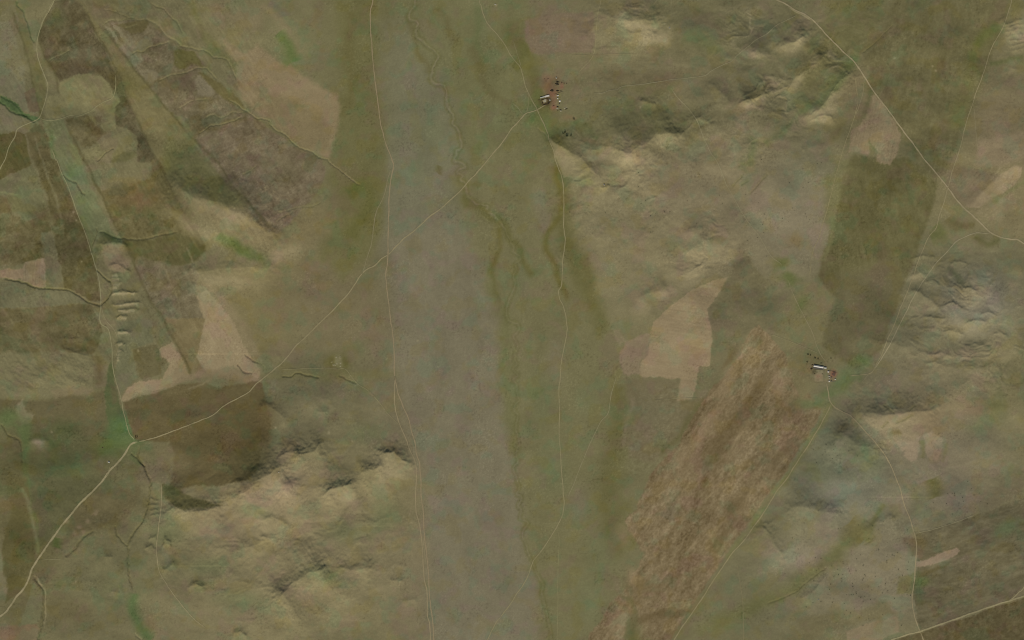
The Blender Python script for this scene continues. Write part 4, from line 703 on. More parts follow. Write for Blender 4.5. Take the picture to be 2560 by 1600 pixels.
C *= 1.035
def lin(c):
    c = np.clip(np.asarray(c, np.float64) / 255, 0, 1)
    return np.where(c <= .04045, c / 12.92, ((c + .055) / 1.055) ** 2.4)
def alb(c):
    return np.clip(lin(c) / np.array(KEEP), .012, .8)

def ground_at(x, y):
    """bilinear height and colour of the ground at photo pixels"""
    x = np.asarray(x, float); y = np.asarray(y, float)
    i = np.clip(np.searchsorted(X1, x) - 1, 0, NX - 2); j = np.clip(np.searchsorted(Y1, y) - 1, 0, NY - 2)
    u = (x - X1[i]) / (X1[i+1] - X1[i]); v = (y - Y1[j]) / (Y1[j+1] - Y1[j])
    def q(A):
        uu, vv = (u, v) if A.ndim == 2 else (u[..., None], v[..., None])
        return (A[j, i] * (1 - uu) + A[j, i+1] * uu) * (1 - vv) + (A[j+1, i] * (1 - uu) + A[j+1, i+1] * uu) * vv
    return q(H), q(C)
def wp(x, y, up=0.0):
    z, _ = ground_at(np.array([x]), np.array([y]))
    return Vector(((x - 1280) * S, (800 - y) * S, float(z[0]) + up))

# ------------------------------------------------------------------ materials
def mat(name, col=None, rough=.95, attr=False, grain=.06, gscale=.35, bump=0.0, spec=.1, metal=0.0, noisecol=None):
    m = bpy.data.materials.new(name); m.use_nodes = True
    nt = m.node_tree; bs = nt.nodes['Principled BSDF']
    bs.inputs['Roughness'].default_value = rough; bs.inputs['Specular IOR Level'].default_value = spec; bs.inputs['Metallic'].default_value = metal
    geo = nt.nodes.new('ShaderNodeNewGeometry'); tc = nt.nodes.new('ShaderNodeTexNoise')
    tc.inputs['Scale'].default_value = gscale; tc.inputs['Detail'].default_value = 4
    nt.links.new(geo.outputs['Position'], tc.inputs['Vector'])
    mr = nt.nodes.new('ShaderNodeMapRange'); mr.inputs['From Min'].default_value = .3; mr.inputs['From Max'].default_value = .7
    mr.inputs['To Min'].default_value = 1 - grain; mr.inputs['To Max'].default_value = 1 + grain
    nt.links.new(tc.outputs['Fac'], mr.inputs['Value'])
    vm = nt.nodes.new('ShaderNodeVectorMath'); vm.operation = 'SCALE'
    if attr:
        at = nt.nodes.new('ShaderNodeAttribute'); at.attribute_name = 'ground_colour'; nt.links.new(at.outputs['Color'], vm.inputs[0])
    else:
        vm.inputs[0].default_value = col
    nt.links.new(mr.outputs['Result'], vm.inputs['Scale']); nt.links.new(vm.outputs['Vector'], bs.inputs['Base Color'])
    if bump:
        bp = nt.nodes.new('ShaderNodeBump'); bp.inputs['Distance'].default_value = bump; bp.inputs['Strength'].default_value = .6
        nt.links.new(tc.outputs['Fac'], bp.inputs['Height']); nt.links.new(bp.outputs['Normal'], bs.inputs['Normal'])
    return m
M_GROUND = mat('steppe_grass_and_soil', attr=True, grain=.05, gscale=.22, bump=.25)
M_TRACK = mat('worn_earth', attr=True, grain=.08, gscale=.3)

# ------------------------------------------------------------------ the ground sheet, split along the fields
XYZ = np.stack([(PX - 1280) * S, (800 - PY) * S, H], -1).reshape(-1, 3).astype(np.float32)
CL = np.ones((NY * NX, 4), np.float32); CL[:, :3] = alb(C.reshape(-1, 3))
ix = np.arange(NY * NX).reshape(NY, NX)
Q = np.stack([ix[1:, :-1], ix[1:, 1:], ix[:-1, 1:], ix[:-1, :-1]], -1).reshape(-1, 4)
QF = FID[:-1, :-1].reshape(-1)
# smooth normals of the whole sheet, so that no seam shows where a field begins
gy, gx = np.gradient(H.astype(np.float64), Y1 * S, X1 * S)
NRM = np.stack([-gx, gy, np.ones_like(gx)], -1); NRM /= np.linalg.norm(NRM, axis=-1, keepdims=True)
NRM = NRM.reshape(-1, 3)
def tag(o, label=None, cat=None, group=None, kind=None):
    if label: o['label'] = label
    if cat: o['category'] = cat
    if group: o['group'] = group
    if kind: o['kind'] = kind
    return o
def sheet(name, faces, xyz, cl, m, nrm=None):
    me = bpy.data.meshes.new(name)
    used, inv = np.unique(faces, return_inverse=True)
    v = xyz[used]; f = inv.reshape(-1, 4).astype(np.int32)
    me.vertices.add(len(v)); me.vertices.foreach_set('co', v.ravel())
    me.loops.add(f.size); me.loops.foreach_set('vertex_index', f.ravel())
    me.polygons.add(len(f)); me.polygons.foreach_set('loop_start', np.arange(0, f.size, 4, dtype=np.int32))
    me.update(calc_edges=True)
    me.polygons.foreach_set('use_smooth', np.ones(len(f), bool))
    a = me.color_attributes.new('ground_colour', 'FLOAT_COLOR', 'POINT'); a.data.foreach_set('color', cl[used].ravel())
    if nrm is not None: me.normals_split_custom_set_from_vertices(nrm[used].astype(np.float32))
    me.materials.append(m)
    o = bpy.data.objects.new(name, me); COL.objects.link(o); return o
g0 = sheet('ground', Q[QF == 0], XYZ, CL, M_GROUND, NRM)
tag(g0, 'open olive-grey steppe with hills, gullies and a flat valley floor', 'steppe', kind='structure')
for k, lb in enumerate(FIELDS, 1):
    fq = Q[QF == k]
    if len(fq) < 4: continue
    if k == BED: tag(sheet('river_bed', fq, XYZ, CL, M_GROUND, NRM), lb, 'river bed', kind='structure')
    else: tag(sheet('field', fq, XYZ, CL, M_GROUND, NRM), lb, 'field', kind='structure')

# ------------------------------------------------------------------ tracks
def track(pts, w, label, col=(128, 120, 90), k=.85, n=5, name='dirt_track', lift=.45, twin=0, wob=.7):
    p = smooth(pts, n)
    seg = np.hypot(*(p[1:] - p[:-1]).T); Ls = np.concatenate([[0], np.cumsum(seg)])
    s = np.arange(0, Ls[-1], 2.0); x = np.interp(s, Ls, p[:, 0]); y = np.interp(s, Ls, p[:, 1])
    sd_ = (sum(ord(ch) for ch in label) % 97) + 1
    w *= 1.15; k = min(1, k * 1.12); col = tuple(min(255, c_ + 6) for c_ in col)
    x += wob * fbm(s, np.zeros_like(s), 22, 2, sd_); y += wob * fbm(s, np.zeros_like(s) + 9.5, 22, 2, sd_ + 3)
    dx, dy = np.gradient(x), np.gradient(y); l = np.hypot(dx, dy) + 1e-9; nx, ny = -dy / l, dx / l
    ww = w / 2 * (1 + .35 * fbm(s, np.zeros_like(s) + 3.3, 14, 2, sd_ + 5))
    edge = np.minimum(1, np.minimum(s, Ls[-1] - s) / 12)
    st = np.clip(k * (1 + .45 * fbm(s, np.zeros_like(s) + 5.1, 30, 3, sd_ + 7)), .15, 1) * edge
    V = []; K = []; F = []
    offs = [0.0] if not twin else [-twin / 2, twin / 2]
    for off in offs:
        base = len(V)
        for e in (-1, 0, 1):
            qx = x + nx * (off + e * ww); qy = y + ny * (off + e * ww)
            z, c = ground_at(qx, qy)
            f = (st * (.55 if e else 1.0))[:, None]
            cc = c * (1 - f) + np.array(col) * f
            V += list(zip((qx - 1280) * S, (800 - qy) * S, z + lift)); K += list(cc)
        m = len(s)
        for r in (0, 1):
            for i in range(m - 1): F.append((base + r * m + i, base + (r + 1) * m + i, base + (r + 1) * m + i + 1, base + r * m + i + 1))
    V = np.array(V, np.float32); cl = np.ones((len(V), 4), np.float32); cl[:, :3] = alb(np.array(K))
    o = sheet(name, np.array(F)[:, ::-1], V, cl, M_TRACK)
    return tag(o, label, 'dirt track', kind='structure')

RED = (130, 112, 86); BR = (146, 135, 102)
track(J((0, 1, [(1103, -250), (1103, 0), (1085, 80), (1080, 200), (1085, 320), (1095, 420), (1100, 520), (1112, 640), (1125, 760), (1140, 880), (1160, 1040), (1175, 1160), (1200, 1260), (1235, 1380)]), (1, 1, [(1288, 0), (1300, 60), (1280, 160), (1265, 260), (1255, 380), (1255, 500), (1250, 640), (1248, 800), (1248, 900), (1240, 990), (1228, 1060), (1230, 1160), (1245, 1280), (1260, 1400)]), (2, 1, [(1272, 0), (1290, 120), (1302, 240), (1308, 360), (1305, 460), (1312, 530), (1330, 640), (1360, 740), (1400, 840), (1445, 940), (1470, 1050), (1500, 1150), (1520, 1280), (1545, 1360)]), (3, 1, [(1557, 0), (1562, 160), (1580, 300), (1590, 500), (1605, 640), (1625, 820), (1635, 980), (1640, 1100), (1660, 1260), (1675, 1400), (1685, 1700)])),
      2.6, 'long reddish dirt track running top to bottom along the west side of the plain', (134, 119, 90), .9)
track(J((2, 1, [(1312, 530), (1310, 680), (1308, 780), (1325, 880), (1350, 960), (1380, 1040), (1420, 1130), (1450, 1220), (1490, 1300), (1515, 1400)]), (3, 1, [(1515, 0), (1508, 160), (1515, 310), (1540, 400), (1560, 520), (1572, 640), (1580, 800), (1590, 940), (1615, 1040), (1618, 1160), (1622, 1290), (1645, 1400), (1655, 1700)])),
      2.4, 'twin dirt track splitting off west of the long reddish track, lower plain', (136, 123, 92), .9)
track(T(3, 1, [(1583, 540), (1586, 620), (1595, 700), (1605, 800)]), 1.8, 'short middle rut between the twin tracks of the lower plain', (134, 122, 92), .7)
track(T(1, 1, [(1275, 90), (1240, 200), (1215, 320), (1170, 420), (1140, 480), (1120, 570), (1105, 680), (1090, 800), (1050, 920), (1025, 1010), (1000, 1075)]), 2, 'faint side track west of the reddish track, joining the diagonal one', (122, 113, 84), .8)
track(J((0, 2, [(330, 985), (300, 1000), (220, 1045), (130, 1075), (90, 1120), (40, 1170)]), (0, 1, [(2419, 1210), (2360, 1300), (2300, 1380), (2240, 1450)]), (1, 1, [(2190, 0), (2130, 70), (2070, 140), (2010, 200), (1960, 260), (1880, 340), (1800, 410), (1740, 465), (1650, 525), (1570, 600), (1480, 680), (1400, 740), (1350, 790), (1300, 840), (1250, 895), (1190, 930), (1120, 1000), (1060, 1025), (1000, 1075), (930, 1180), (850, 1290), (790, 1350), (720, 1430)]), (2, 1, [(630, 0), (550, 80), (460, 170), (380, 240), (320, 320), (250, 400), (180, 460), (120, 510), (50, 565)]), (2, 0, [(2419, 605), (2350, 680), (2260, 735), (2170, 780), (2090, 830), (2015, 900), (1900, 945), (1780, 995), (1650, 1045), (1500, 1100), (1370, 1138), (1290, 1150)])),
      2.7, 'diagonal pale track from the farm with the long white roof down across the plain', (136, 125, 92), .95)
track(J((2, 0, [(1310, 1147), (1240, 1175), (1200, 1225), (1160, 1290), (1090, 1370), (1030, 1430)]), (3, 0, [(975, 0), (900, 80), (820, 160), (740, 240), (660, 340), (590, 420), (520, 520), (460, 600), (400, 690), (340, 780), (300, 850), (270, 940), (230, 1020), (160, 1100), (90, 1200), (40, 1260), (-200, 1420)])),
      4.4, 'broad pale track leaving the picture at the lower left', BR, .85)
track(J((0, 1, [(2100, -250), (2110, 0), (2130, 60), (2145, 130), (2180, 210), (2240, 280), (2300, 350), (2350, 420)]), (0, 2, [(0, 540), (70, 620), (100, 700), (120, 790), (145, 860), (185, 940), (230, 1020), (260, 1090), (300, 1170), (340, 1270), (355, 1340), (390, 1420)]), (1, 2, [(410, 0), (440, 80), (470, 160), (485, 260), (490, 400), (488, 560), (492, 680), (505, 760), (490, 860), (478, 980), (475, 1100), (465, 1190), (440, 1240), (450, 1310), (480, 1370), (505, 1450)]), (2, 2, [(512, 0), (520, 90), (505, 200), (480, 320), (462, 440), (455, 560), (443, 640), (445, 760), (450, 880), (445, 1000), (448, 1120), (460, 1260), (465, 1400)]), (3, 2, [(475, 0), (485, 120), (492, 220), (480, 320), (440, 410), (400, 480), (320, 610), (260, 690), (210, 750), (180, 820), (150, 910), (100, 1000), (40, 1080)]), (3, 1, [(2419, 1150), (2330, 1270), (2250, 1380), (2100, 1700)])),
      2.3, 'winding track along the east side of the plain, past the white-roofed farm', (130, 121, 88), .85)
track(T(3, 2, [(425, 450), (445, 540), (440, 700), (435, 860), (432, 1000), (435, 1150), (430, 1300), (425, 1700)]), 1.9, 'faint straight track branching due south near the bottom of the plain', (120, 114, 80), .7)
track(J((2, 2, [(990, 520), (960, 620), (930, 740), (910, 880), (840, 960), (790, 1060), (740, 1160), (690, 1280), (640, 1400)]), (3, 2, [(600, 0), (560, 90), (530, 160)])), 2, 'thin track slanting from below the large tan field to the valley track', (124, 117, 86), .8)
track(T(0, 2, [(10, 380), (40, 480), (65, 560), (90, 640)]), 1.8, 'short faint track in the dark grass left of the white-roofed farm', (118, 112, 80), .6)
track(T(0, 2, [(148, 860), (158, 950), (145, 1040), (125, 1075)]), 1.8, 'short loop track just west of the corral with dark dung', (120, 112, 80), .7)
track(T(0, 2, [(0, 970), (50, 1010), (85, 1060), (110, 1085)]), 2.2, 'short pale spur meeting the diagonal track near the farm', (124, 117, 88), .7)
track(T(0, 2, [(850, -250), (840, 0), (815, 110), (800, 240), (790, 380), (785, 450), (765, 530), (720, 590), (660, 650), (620, 700)]), 1.9, 'thin track coming down past the mauve-brown plot from the top', (126, 117, 84), .8)
track(T(0, 2, [(560, 524), (800, 518), (1000, 513), (1200, 508)]), 1.8, 'faint straight track under the mauve-brown plot', (124, 113, 80), .6)
track(J((0, 2, [(770, 880), (850, 880), (920, 855), (990, 845), (1050, 815), (1200, 800), (1350, 780), (1500, 755), (1650, 740), (1800, 720), (1840, 705), (1870, 680), (1950, 635), (2080, 575), (2130, 520), (2220, 450), (2300, 380), (2400, 325)]), (0, 3, [(80, 240), (180, 190), (280, 140)])), 2.1, 'thin track heading east from the white-roofed farm to the main road', (124, 117, 88), .7)
track(J((0, 2, [(1500, 830), (1570, 930), (1640, 1000), (1700, 1070), (1760, 1170), (1800, 1280), (1840, 1370), (1880, 1450)]), (1, 2, [(1925, 0), (1970, 90), (2020, 220), (2080, 330), (2140, 440), (2200, 540), (2280, 650), (2350, 740)]), (1, 3, [(0, 870), (50, 930), (100, 965), (140, 1010)])), 2.2, 'faint pale track slanting across the eastern hills', (128, 120, 90), .65)
track(J((1, 3, [(190, 1130), (230, 1250), (300, 1400)]), (2, 3, [(360, 0), (410, 100), (440, 180), (480, 290), (520, 360), (570, 415)])), 2.1, 'thin track dropping to the north corner of the eastern farm', (126, 117, 86), .75)
track(T(2, 3, [(0, 130), (120, 170), (300, 240), (400, 280), (490, 325)]), 1.8, 'faint track joining above the eastern barn from the left', (124, 116, 84), .6)
track(J((0, 3, [(-150, -120), (80, 0), (150, 30), (240, 90), (330, 130), (420, 190), (490, 260), (540, 320), (590, 370), (650, 430), (730, 510), (800, 570), (860, 650), (920, 740), (970, 820), (1030, 910), (1110, 1010), (1190, 1120), (1270, 1230), (1350, 1330), (1420, 1430)]), (1, 3, [(1480, 0), (1560, 90), (1650, 200), (1720, 290), (1780, 370), (1850, 450), (1940, 530), (2020, 610), (2110, 690), (2200, 730), (2300, 750), (2350, 750), (2419, 790), (2600, 900)])),
      3.2, 'main pale earth road running diagonally through the north-east corner', (146, 133, 102), .9)
track(T(0, 3, [(180, 60), (240, 100), (330, 145), (420, 200)]), 3.6, 'worn parallel ruts beside the main road near the top edge', (138, 127, 94), .8)
track(J((0, 3, [(2310, -250), (2300, 0), (2270, 110), (2220, 260), (2170, 350), (2110, 460), (2070, 580), (2040, 680), (2000, 790), (1960, 890), (1935, 980), (1900, 1080), (1860, 1210), (1830, 1340)]), (1, 3, [(1778, 0), (1740, 110), (1710, 230), (1690, 290), (1670, 380), (1620, 520), (1590, 640), (1530, 710), (1490, 790), (1450, 880), (1410, 980), (1380, 1080), (1340, 1180), (1290, 1310), (1250, 1400)]), (2, 3, [(1210, 0), (1170, 90), (1120, 200), (1080, 310), (1030, 410), (990, 480), (950, 510), (870, 518), (760, 527)])),
      2.3, 'track from the top right along the dark olive field to the eastern farm', (130, 120, 88), .8)
track(J((1, 3, [(2110, 690), (2050, 695), (1960, 690), (1880, 720), (1780, 770), (1700, 860), (1600, 960), (1520, 1070), (1440, 1180), (1370, 1300), (1320, 1410)]), (2, 3, [(1265, 0), (1200, 130), (1140, 250), (1080, 350), (1030, 430), (990, 480)])), 2.4, 'curving track from the main road bend down to the eastern farm', (136, 127, 98), .85)
track(T(2, 3, [(950, 510), (910, 560), (880, 600)]), 2, 'short stub of track south-west of the eastern junction', (130, 121, 90), .7)
track(T(0, 3, [(1945, 980), (1955, 1100), (1965, 1250), (1980, 1400)]), 1.8, 'faint spur off the far right track beside the brown slope', (128, 118, 88), .6)
track(J((0, 3, [(830, 700), (830, 820), (850, 920), (840, 1010), (810, 1120), (770, 1240), (730, 1340)]), (1, 3, [(680, 0), (640, 140), (610, 270), (580, 380), (550, 500), (510, 620), (480, 740), (440, 820), (410, 920), (405, 1020), (385, 1110)])), 1.9, 'faint track along the west edge of the large dark olive field', (128, 118, 84), .7)
track(T(0, 3, [(910, 740), (900, 860), (870, 970), (825, 1090)]), 1.9, 'second faint rut beside the ruled tan plot', (130, 119, 88), .65)
track(J((2, 3, [(550, 590), (570, 680), (575, 740), (595, 785), (640, 830), (710, 870), (770, 900), (850, 980), (940, 1080), (1030, 1180), (1110, 1290), (1170, 1400)]), (3, 3, [(1215, 0), (1255, 100), (1275, 200), (1310, 290), (1345, 380), (1370, 470), (1395, 560), (1402, 640), (1392, 760), (1385, 900), (1375, 1000), (1360, 1090), (1362, 1180), (1380, 1280), (1410, 1370), (1435, 1430), (1465, 1512), (1500, 1700)])),
      2.5, 'track from the eastern farm winding south-east to the bottom road', (138, 125, 94), .85)
track(J((2, 3, [(595, 790), (540, 910), (490, 1000), (440, 1080), (370, 1200), (300, 1300), (230, 1410)]), (3, 3, [(165, 0), (90, 90), (30, 190)]), (3, 2, [(2419, 240), (2350, 350), (2270, 460), (2200, 560), (2130, 640), (2080, 690), (2020, 780), (1950, 880), (1870, 1000), (1790, 1130), (1700, 1260), (1600, 1400), (1530, 1512), (1400, 1700)])),
      2.5, 'straight diagonal track along the lower right side of the great brown field', (134, 123, 90), .9)
track(T(3, 2, [(2125, 780), (2150, 950), (2175, 1100), (2185, 1250), (2195, 1700)]), 1.8, 'faint track going south from the brown field, near the bottom edge', (120, 110, 80), .6)
track(T(3, 3, [(1000, 1580), (1170, 1512), (1300, 1465), (1435, 1430), (1600, 1370), (1750, 1320), (1900, 1265), (2050, 1215), (2180, 1170), (2300, 1135), (2650, 1020)]), 3.6, 'pale road crossing the bottom right corner', (140, 130, 96), .9)
track(T(3, 3, [(2620, 700), (2419, 1010), (2370, 1060), (2320, 1110), (2260, 1145)]), 2.6, 'branch of the pale road curving up at the right edge', (138, 127, 94), .85)
track(T(3, 3, [(1390, 500), (1500, 480), (1650, 435), (1800, 385), (1950, 330)]), 2.2, 'pale boundary track on top of the mottled south-eastern field', (130, 122, 92), .75)
track(T(2, 1, [(230, 468), (400, 462), (530, 455), (650, 460), (780, 462), (850, 468), (920, 560), (980, 620), (1050, 660), (1120, 730), (1180, 800), (1250, 890), (1320, 960), (1365, 1010)]), 1.8, 'faint track past the abandoned camp to the twin tracks', (126, 118, 84), .7)
track(T(2, 1, [(1060, 670), (1100, 710), (1130, 740)]), 4, 'scuffed widening where the faint track dips over a bank', (132, 118, 88), .6)
track(J((0, 0, [(560, -120), (515, 0), (470, 90), (420, 170), (385, 260), (355, 360), (348, 440), (355, 530), (375, 600), (400, 670), (430, 740), (452, 800), (445, 880), (425, 960), (405, 1030), (385, 1090), (360, 1125), (290, 1160), (220, 1190), (165, 1225), (145, 1290), (110, 1350), (80, 1410)]), (1, 0, [(50, 0), (0, 90), (-60, 220)])),
      2.4, 'curving track through the upper left corner over the stream head', (134, 127, 92), .85)
track(T(0, 0, [(500, 0), (455, 100), (402, 190), (375, 270)]), 1.6, 'second rut beside the upper left track', (130, 122, 90), .6)
track(T(0, 0, [(385, 1115), (420, 1135), (520, 1135), (600, 1115), (660, 1092), (740, 1098), (810, 1070), (860, 1050), (920, 1000), (1000, 955), (1060, 930), (1085, 880), (1098, 800), (1090, 700)]), 2.1, 'thin pale track hooking round the rounded olive meadow', (134, 128, 90), .8)
track(J((0, 0, [(490, 1400), (530, 1512)]), (1, 0, [(540, 0), (580, 110), (640, 240), (700, 410), (740, 530), (790, 650), (830, 760), (860, 860), (890, 960), (920, 1060), (940, 1150), (950, 1260), (955, 1350), (945, 1450)]), (2, 0, [(945, 0), (960, 40), (1020, 80), (1045, 180), (1060, 280), (1060, 400), (1080, 520), (1110, 630), (1145, 750), (1170, 880), (1200, 1000), (1225, 1080), (1265, 1125), (1260, 1160)])),
      2.3, 'long thin track down the western valley to the crossing', (130, 124, 90), .8)
track(J((1, 0, [(955, 1350), (970, 1430)]), (2, 0, [(1000, 0), (1060, 70), (1085, 105), (1115, 190)])), 1.9, 'short track hugging the foot of the gullied bank', (126, 118, 88), .7)
track(T(3, 0, [(1525, 20), (1530, 180), (1515, 330), (1495, 500), (1480, 640), (1490, 760), (1505, 860), (1560, 960), (1640, 1080), (1740, 1210), (1830, 1310), (1940, 1400)]), 2, 'thin track over the pale south-western hills', (138, 127, 94), .75)
track(T(3, 0, [(390, 755), (500, 748), (600, 750)]), 1.7, 'tiny faint spur east of the broad lower left track', (122, 116, 84), .7)
track(T(2, 0, [(1045, 1360), (1020, 1440), (985, 1512)]), 1.8, 'short rut beside the junction leading to the small hut', (124, 116, 84), .7)
track(T(2, 2, [(1350, 755), (1450, 752), (1560, 742), (1760, 735)]), 1.6, 'faint line across the foot of the large tan field', (126, 118, 86), .6)
# ------------------------------------------------------------------ farmsteads: everything here is a thing of its own
def link(name, me, parent=None, m=None):
    if m: me.materials.append(m)
    o = bpy.data.objects.new(name, me); COL.objects.link(o)
    if parent: o.parent = parent
    return o
def mesh(name, V, F, m, parent=None, sm=False):
    me = bpy.data.meshes.new(name); me.from_pydata([tuple(v) for v in V], [], F)
    if sm:
        for p in me.polygons: p.use_smooth = True
    me.update(); return link(name, me, parent, m)
def thing(name, label, cat, loc, rz=0.0, group=None):
    o = bpy.data.objects.new(name, None); COL.objects.link(o); o.location = loc; o.rotation_euler = (0, 0, rz)
    return tag(o, label, cat, group)
def boxg(cx, cy, cz, lx, ly, lz, rz=0.0):
    c, s = math.cos(rz), math.sin(rz); V = []
    for z in (-.5, .5):
        for x, y in ((-.5, -.5), (.5, -.5), (.5, .5), (-.5, .5)):
            X, Y = x * lx, y * ly; V.append((cx + X * c - Y * s, cy + X * s + Y * c, cz + z * lz))
    return V, [(3, 2, 1, 0), (4, 5, 6, 7), (0, 1, 5, 4), (1, 2, 6, 5), (2, 3, 7, 6), (3, 0, 4, 7)]
def box(name, cx, cy, cz, lx, ly, lz, m, parent=None, rz=0.0):
    V, F = boxg(cx, cy, cz, lx, ly, lz, rz); return mesh(name, V, F, m, parent)
def boxes(name, lst, m, parent=None):
    V, F = [], []
    for b in lst:
        v, f = boxg(*b); n = len(V); V += v; F += [tuple(i + n for i in q) for q in f]
    return mesh(name, V, F, m, parent)
def cyl(name, r0, r1, z0, z1, m, parent=None, n=24, cap=True, cx=0, cy=0):
    V = [(cx + r * math.cos(2 * math.pi * k / n), cy + r * math.sin(2 * math.pi * k / n), z) for r, z in ((r0, z0), (r1, z1)) for k in range(n)]
    F = [(k, (k + 1) % n, n + (k + 1) % n, n + k) for k in range(n)]
    if cap: F.append(tuple(range(n, 2 * n)))
    return mesh(name, V, F, m, parent)
def copy_tree(o, parent=None):
    c = o.copy(); COL.objects.link(c)
    if parent: c.parent = parent
    for ch in [q for q in bpy.data.objects if q.parent == o]: copy_tree(ch, c)
    return c
M_WHITE = mat('whitewashed_sheet_roof', (.48, .44, .36), .6, grain=.08, gscale=1.2, spec=.3)
M_WHITE2 = mat('dusty_sheet_roof', (.34, .33, .26), .7, grain=.12, gscale=1.0, spec=.2)
M_FELT = mat('white_canvas', (.58, .55, .45), .9, grain=.05, gscale=2)
M_FELT2 = mat('weathered_canvas', (.33, .32, .23), .9, grain=.1, gscale=2)
M_WALL = mat('mud_plaster', (.26, .22, .15), .95, grain=.12, gscale=1.5)
M_WOOD = mat('weathered_timber', (.13, .105, .07), .9, grain=.25, gscale=3)
M_DARK = mat('dark_opening', (.02, .02, .018), .8, grain=.1)
M_DUNG = mat('dark_dung', (.040, .032, .018), 1, grain=.35, gscale=.9, bump=.3)
M_DUNG2 = mat('brown_dung', (.085, .052, .03), 1, grain=.3, gscale=.9, bump=.3)
M_EARTH = mat('pale_dry_earth', (.33, .29, .19), 1, grain=.15, gscale=.9, bump=.2)
M_GREYW = mat('grey_roof_felt', (.10, .09, .07), .9, grain=.2, gscale=1.5)
M_DOOR = mat('orange_brown_door', (.25, .09, .03), .6, grain=.1, gscale=4)
M_METAL = mat('sooty_pipe', (.08, .08, .08), .5, grain=.1, metal=.6)
M_LEAF = mat('dark_shrub_leaves', (.030, .036, .014), .9, grain=.35, gscale=1.5)
M_LEAF2 = mat('dull_shrub_leaves', (.055, .055, .026), .9, grain=.35, gscale=1.5)
M_BARK = mat('shrub_bark', (.09, .07, .05), .95, grain=.2, gscale=4)
M_ROCK = mat('pale_rock', (.36, .33, .26), .95, grain=.2, gscale=1.2, bump=.15)

def yard(name, label, cat, pts, h, th, m, gate=0, posts=False):
    """a wall or fence running round a list of photo pixels; one part per side"""
    P = [wp(x, y) for x, y in pts]; c = sum(P, Vector()) / len(P)
    t = thing(name, label, cat, c)
    for i in range(len(P)):
        a, b = P[i] - c, P[(i + 1) % len(P)] - c; d = b - a; L = d.xy.length; rz = math.atan2(d.y, d.x)
        z = (a.z + b.z) / 2 + h / 2 - .4
        if i == gate:
            g = 3.2; f = (L - g) / 2 / L
            m1 = a + d * (f / 2); m2 = b - d * (f / 2)
            for mq in (m1, m2):
                if posts:
                    for k in (0, 1): box('rail', mq.x, mq.y, z - h * .15 + k * .5, L * f, th, .16, m, t, rz)
                else: box('wall', mq.x, mq.y, z, L * f, th, h, m, t, rz)
            mm = (a + b) / 2; box('gate', mm.x, mm.y, z, g * .9, .12, h * .8, M_WOOD, t, rz + .5)
        elif posts:
            for k in (0, 1): box('rail', (a.x + b.x) / 2, (a.y + b.y) / 2, z - h * .15 + k * .5, L, th, .16, m, t, rz)
        else:
            box('wall', (a.x + b.x) / 2, (a.y + b.y) / 2, z, L + th * .4, th, h, m, t, rz)
        if posts:
            n = max(2, int(L / 3.5))
            for k in range(n):
                q = a + d * (k / n); box('post', q.x, q.y, z, .22, .22, h + .3, M_WOOD, t, rz)
    return t
def gable(name, label, cat, x, y, L, Wd, h, rise, rz, mr, mw, doors=1, wins=0, flat=False, group=None):
    t = thing(name, label, cat, wp(x, y, -.3), rz, group)
    box('wall', 0, 0, h / 2, L, Wd, h, mw, t)
    e = .35; X = L / 2 + e; Yh = Wd / 2 + e
    if flat:
        V, F = boxg(0, 0, h + .12, 2 * X, 2 * Yh, .2); mesh('roof', V, F, mr, t)
    else:
        for s in (-1, 1):
            V = [(-X, 0, h + rise), (X, 0, h + rise), (X, s * Yh, h - .08), (-X, s * Yh, h - .08)]
            V += [(a, b, c + .16) for a, b, c in V]
            F = [(4, 5, 6, 7), (3, 2, 1, 0), (0, 1, 5, 4), (1, 2, 6, 5), (2, 3, 7, 6), (3, 0, 4, 7)]
            if s > 0: F = [f[::-1] for f in F]
            mesh('roof_slope', V, F, mr, t)
        for s in (-1, 1):
            V = [(s * L / 2, -Wd / 2, h), (s * L / 2, Wd / 2, h), (s * L / 2, 0, h + rise)]
            mesh('gable', V, [(0, 1, 2)], mw, t)
        box('ridge_cap', 0, 0, h + rise + .17, 2 * X, .4, .08, mr, t)
    for k in range(doors):
        px = (k + .5) / doors * L - L / 2 + .9
        d = box('door', px, -Wd / 2 - .05, h * .42, 1.3, .1, h * .8, M_DOOR, t); box('handle', px + .45, -Wd / 2 - .14, h * .42, .1, .08, .2, M_METAL, d)
    for k in range(wins):
        px = (k + .5) / wins * L - L / 2 - .9
        w_ = box('window', px, -Wd / 2 - .04, h * .6, .9, .08, .7, M_DARK, t); box('frame', px, -Wd / 2 - .09, h * .6, 1.0, .04, .08, M_WOOD, w_)
    return t
def ger(x, y, r, label, felt, group='round felt tents and huts of the farms'):
    t = thing('felt_tent', label, 'ger', wp(x, y, -.1), 0, group)
    h = 1.7 if r > 2 else 1.4
    cyl('wall', r, r * .985, 0, h, felt, t, cap=False); cyl('roof', r * 1.03, .75, h - .05, h + r * .44, felt, t, cap=False)
    cyl('crown_ring', .78, .7, h + r * .44, h + r * .44 + .14, M_WOOD, t)
    for k in range(2): cyl('rope_band', r * 1.005, r * 1.005, .5 + k * .6, .58 + k * .6, M_WOOD, t, cap=False)
    d = box('door', 0, -r - .02, .75, .85, .14, 1.4, M_DOOR, t); box('handle', .3, -r - .13, .75, .06, .06, .18, M_METAL, d)
    cyl('stove_pipe', .09, .09, h + r * .3, h + r * .44 + 1.1, M_METAL, t, 10, True, .2, 0)
    return t
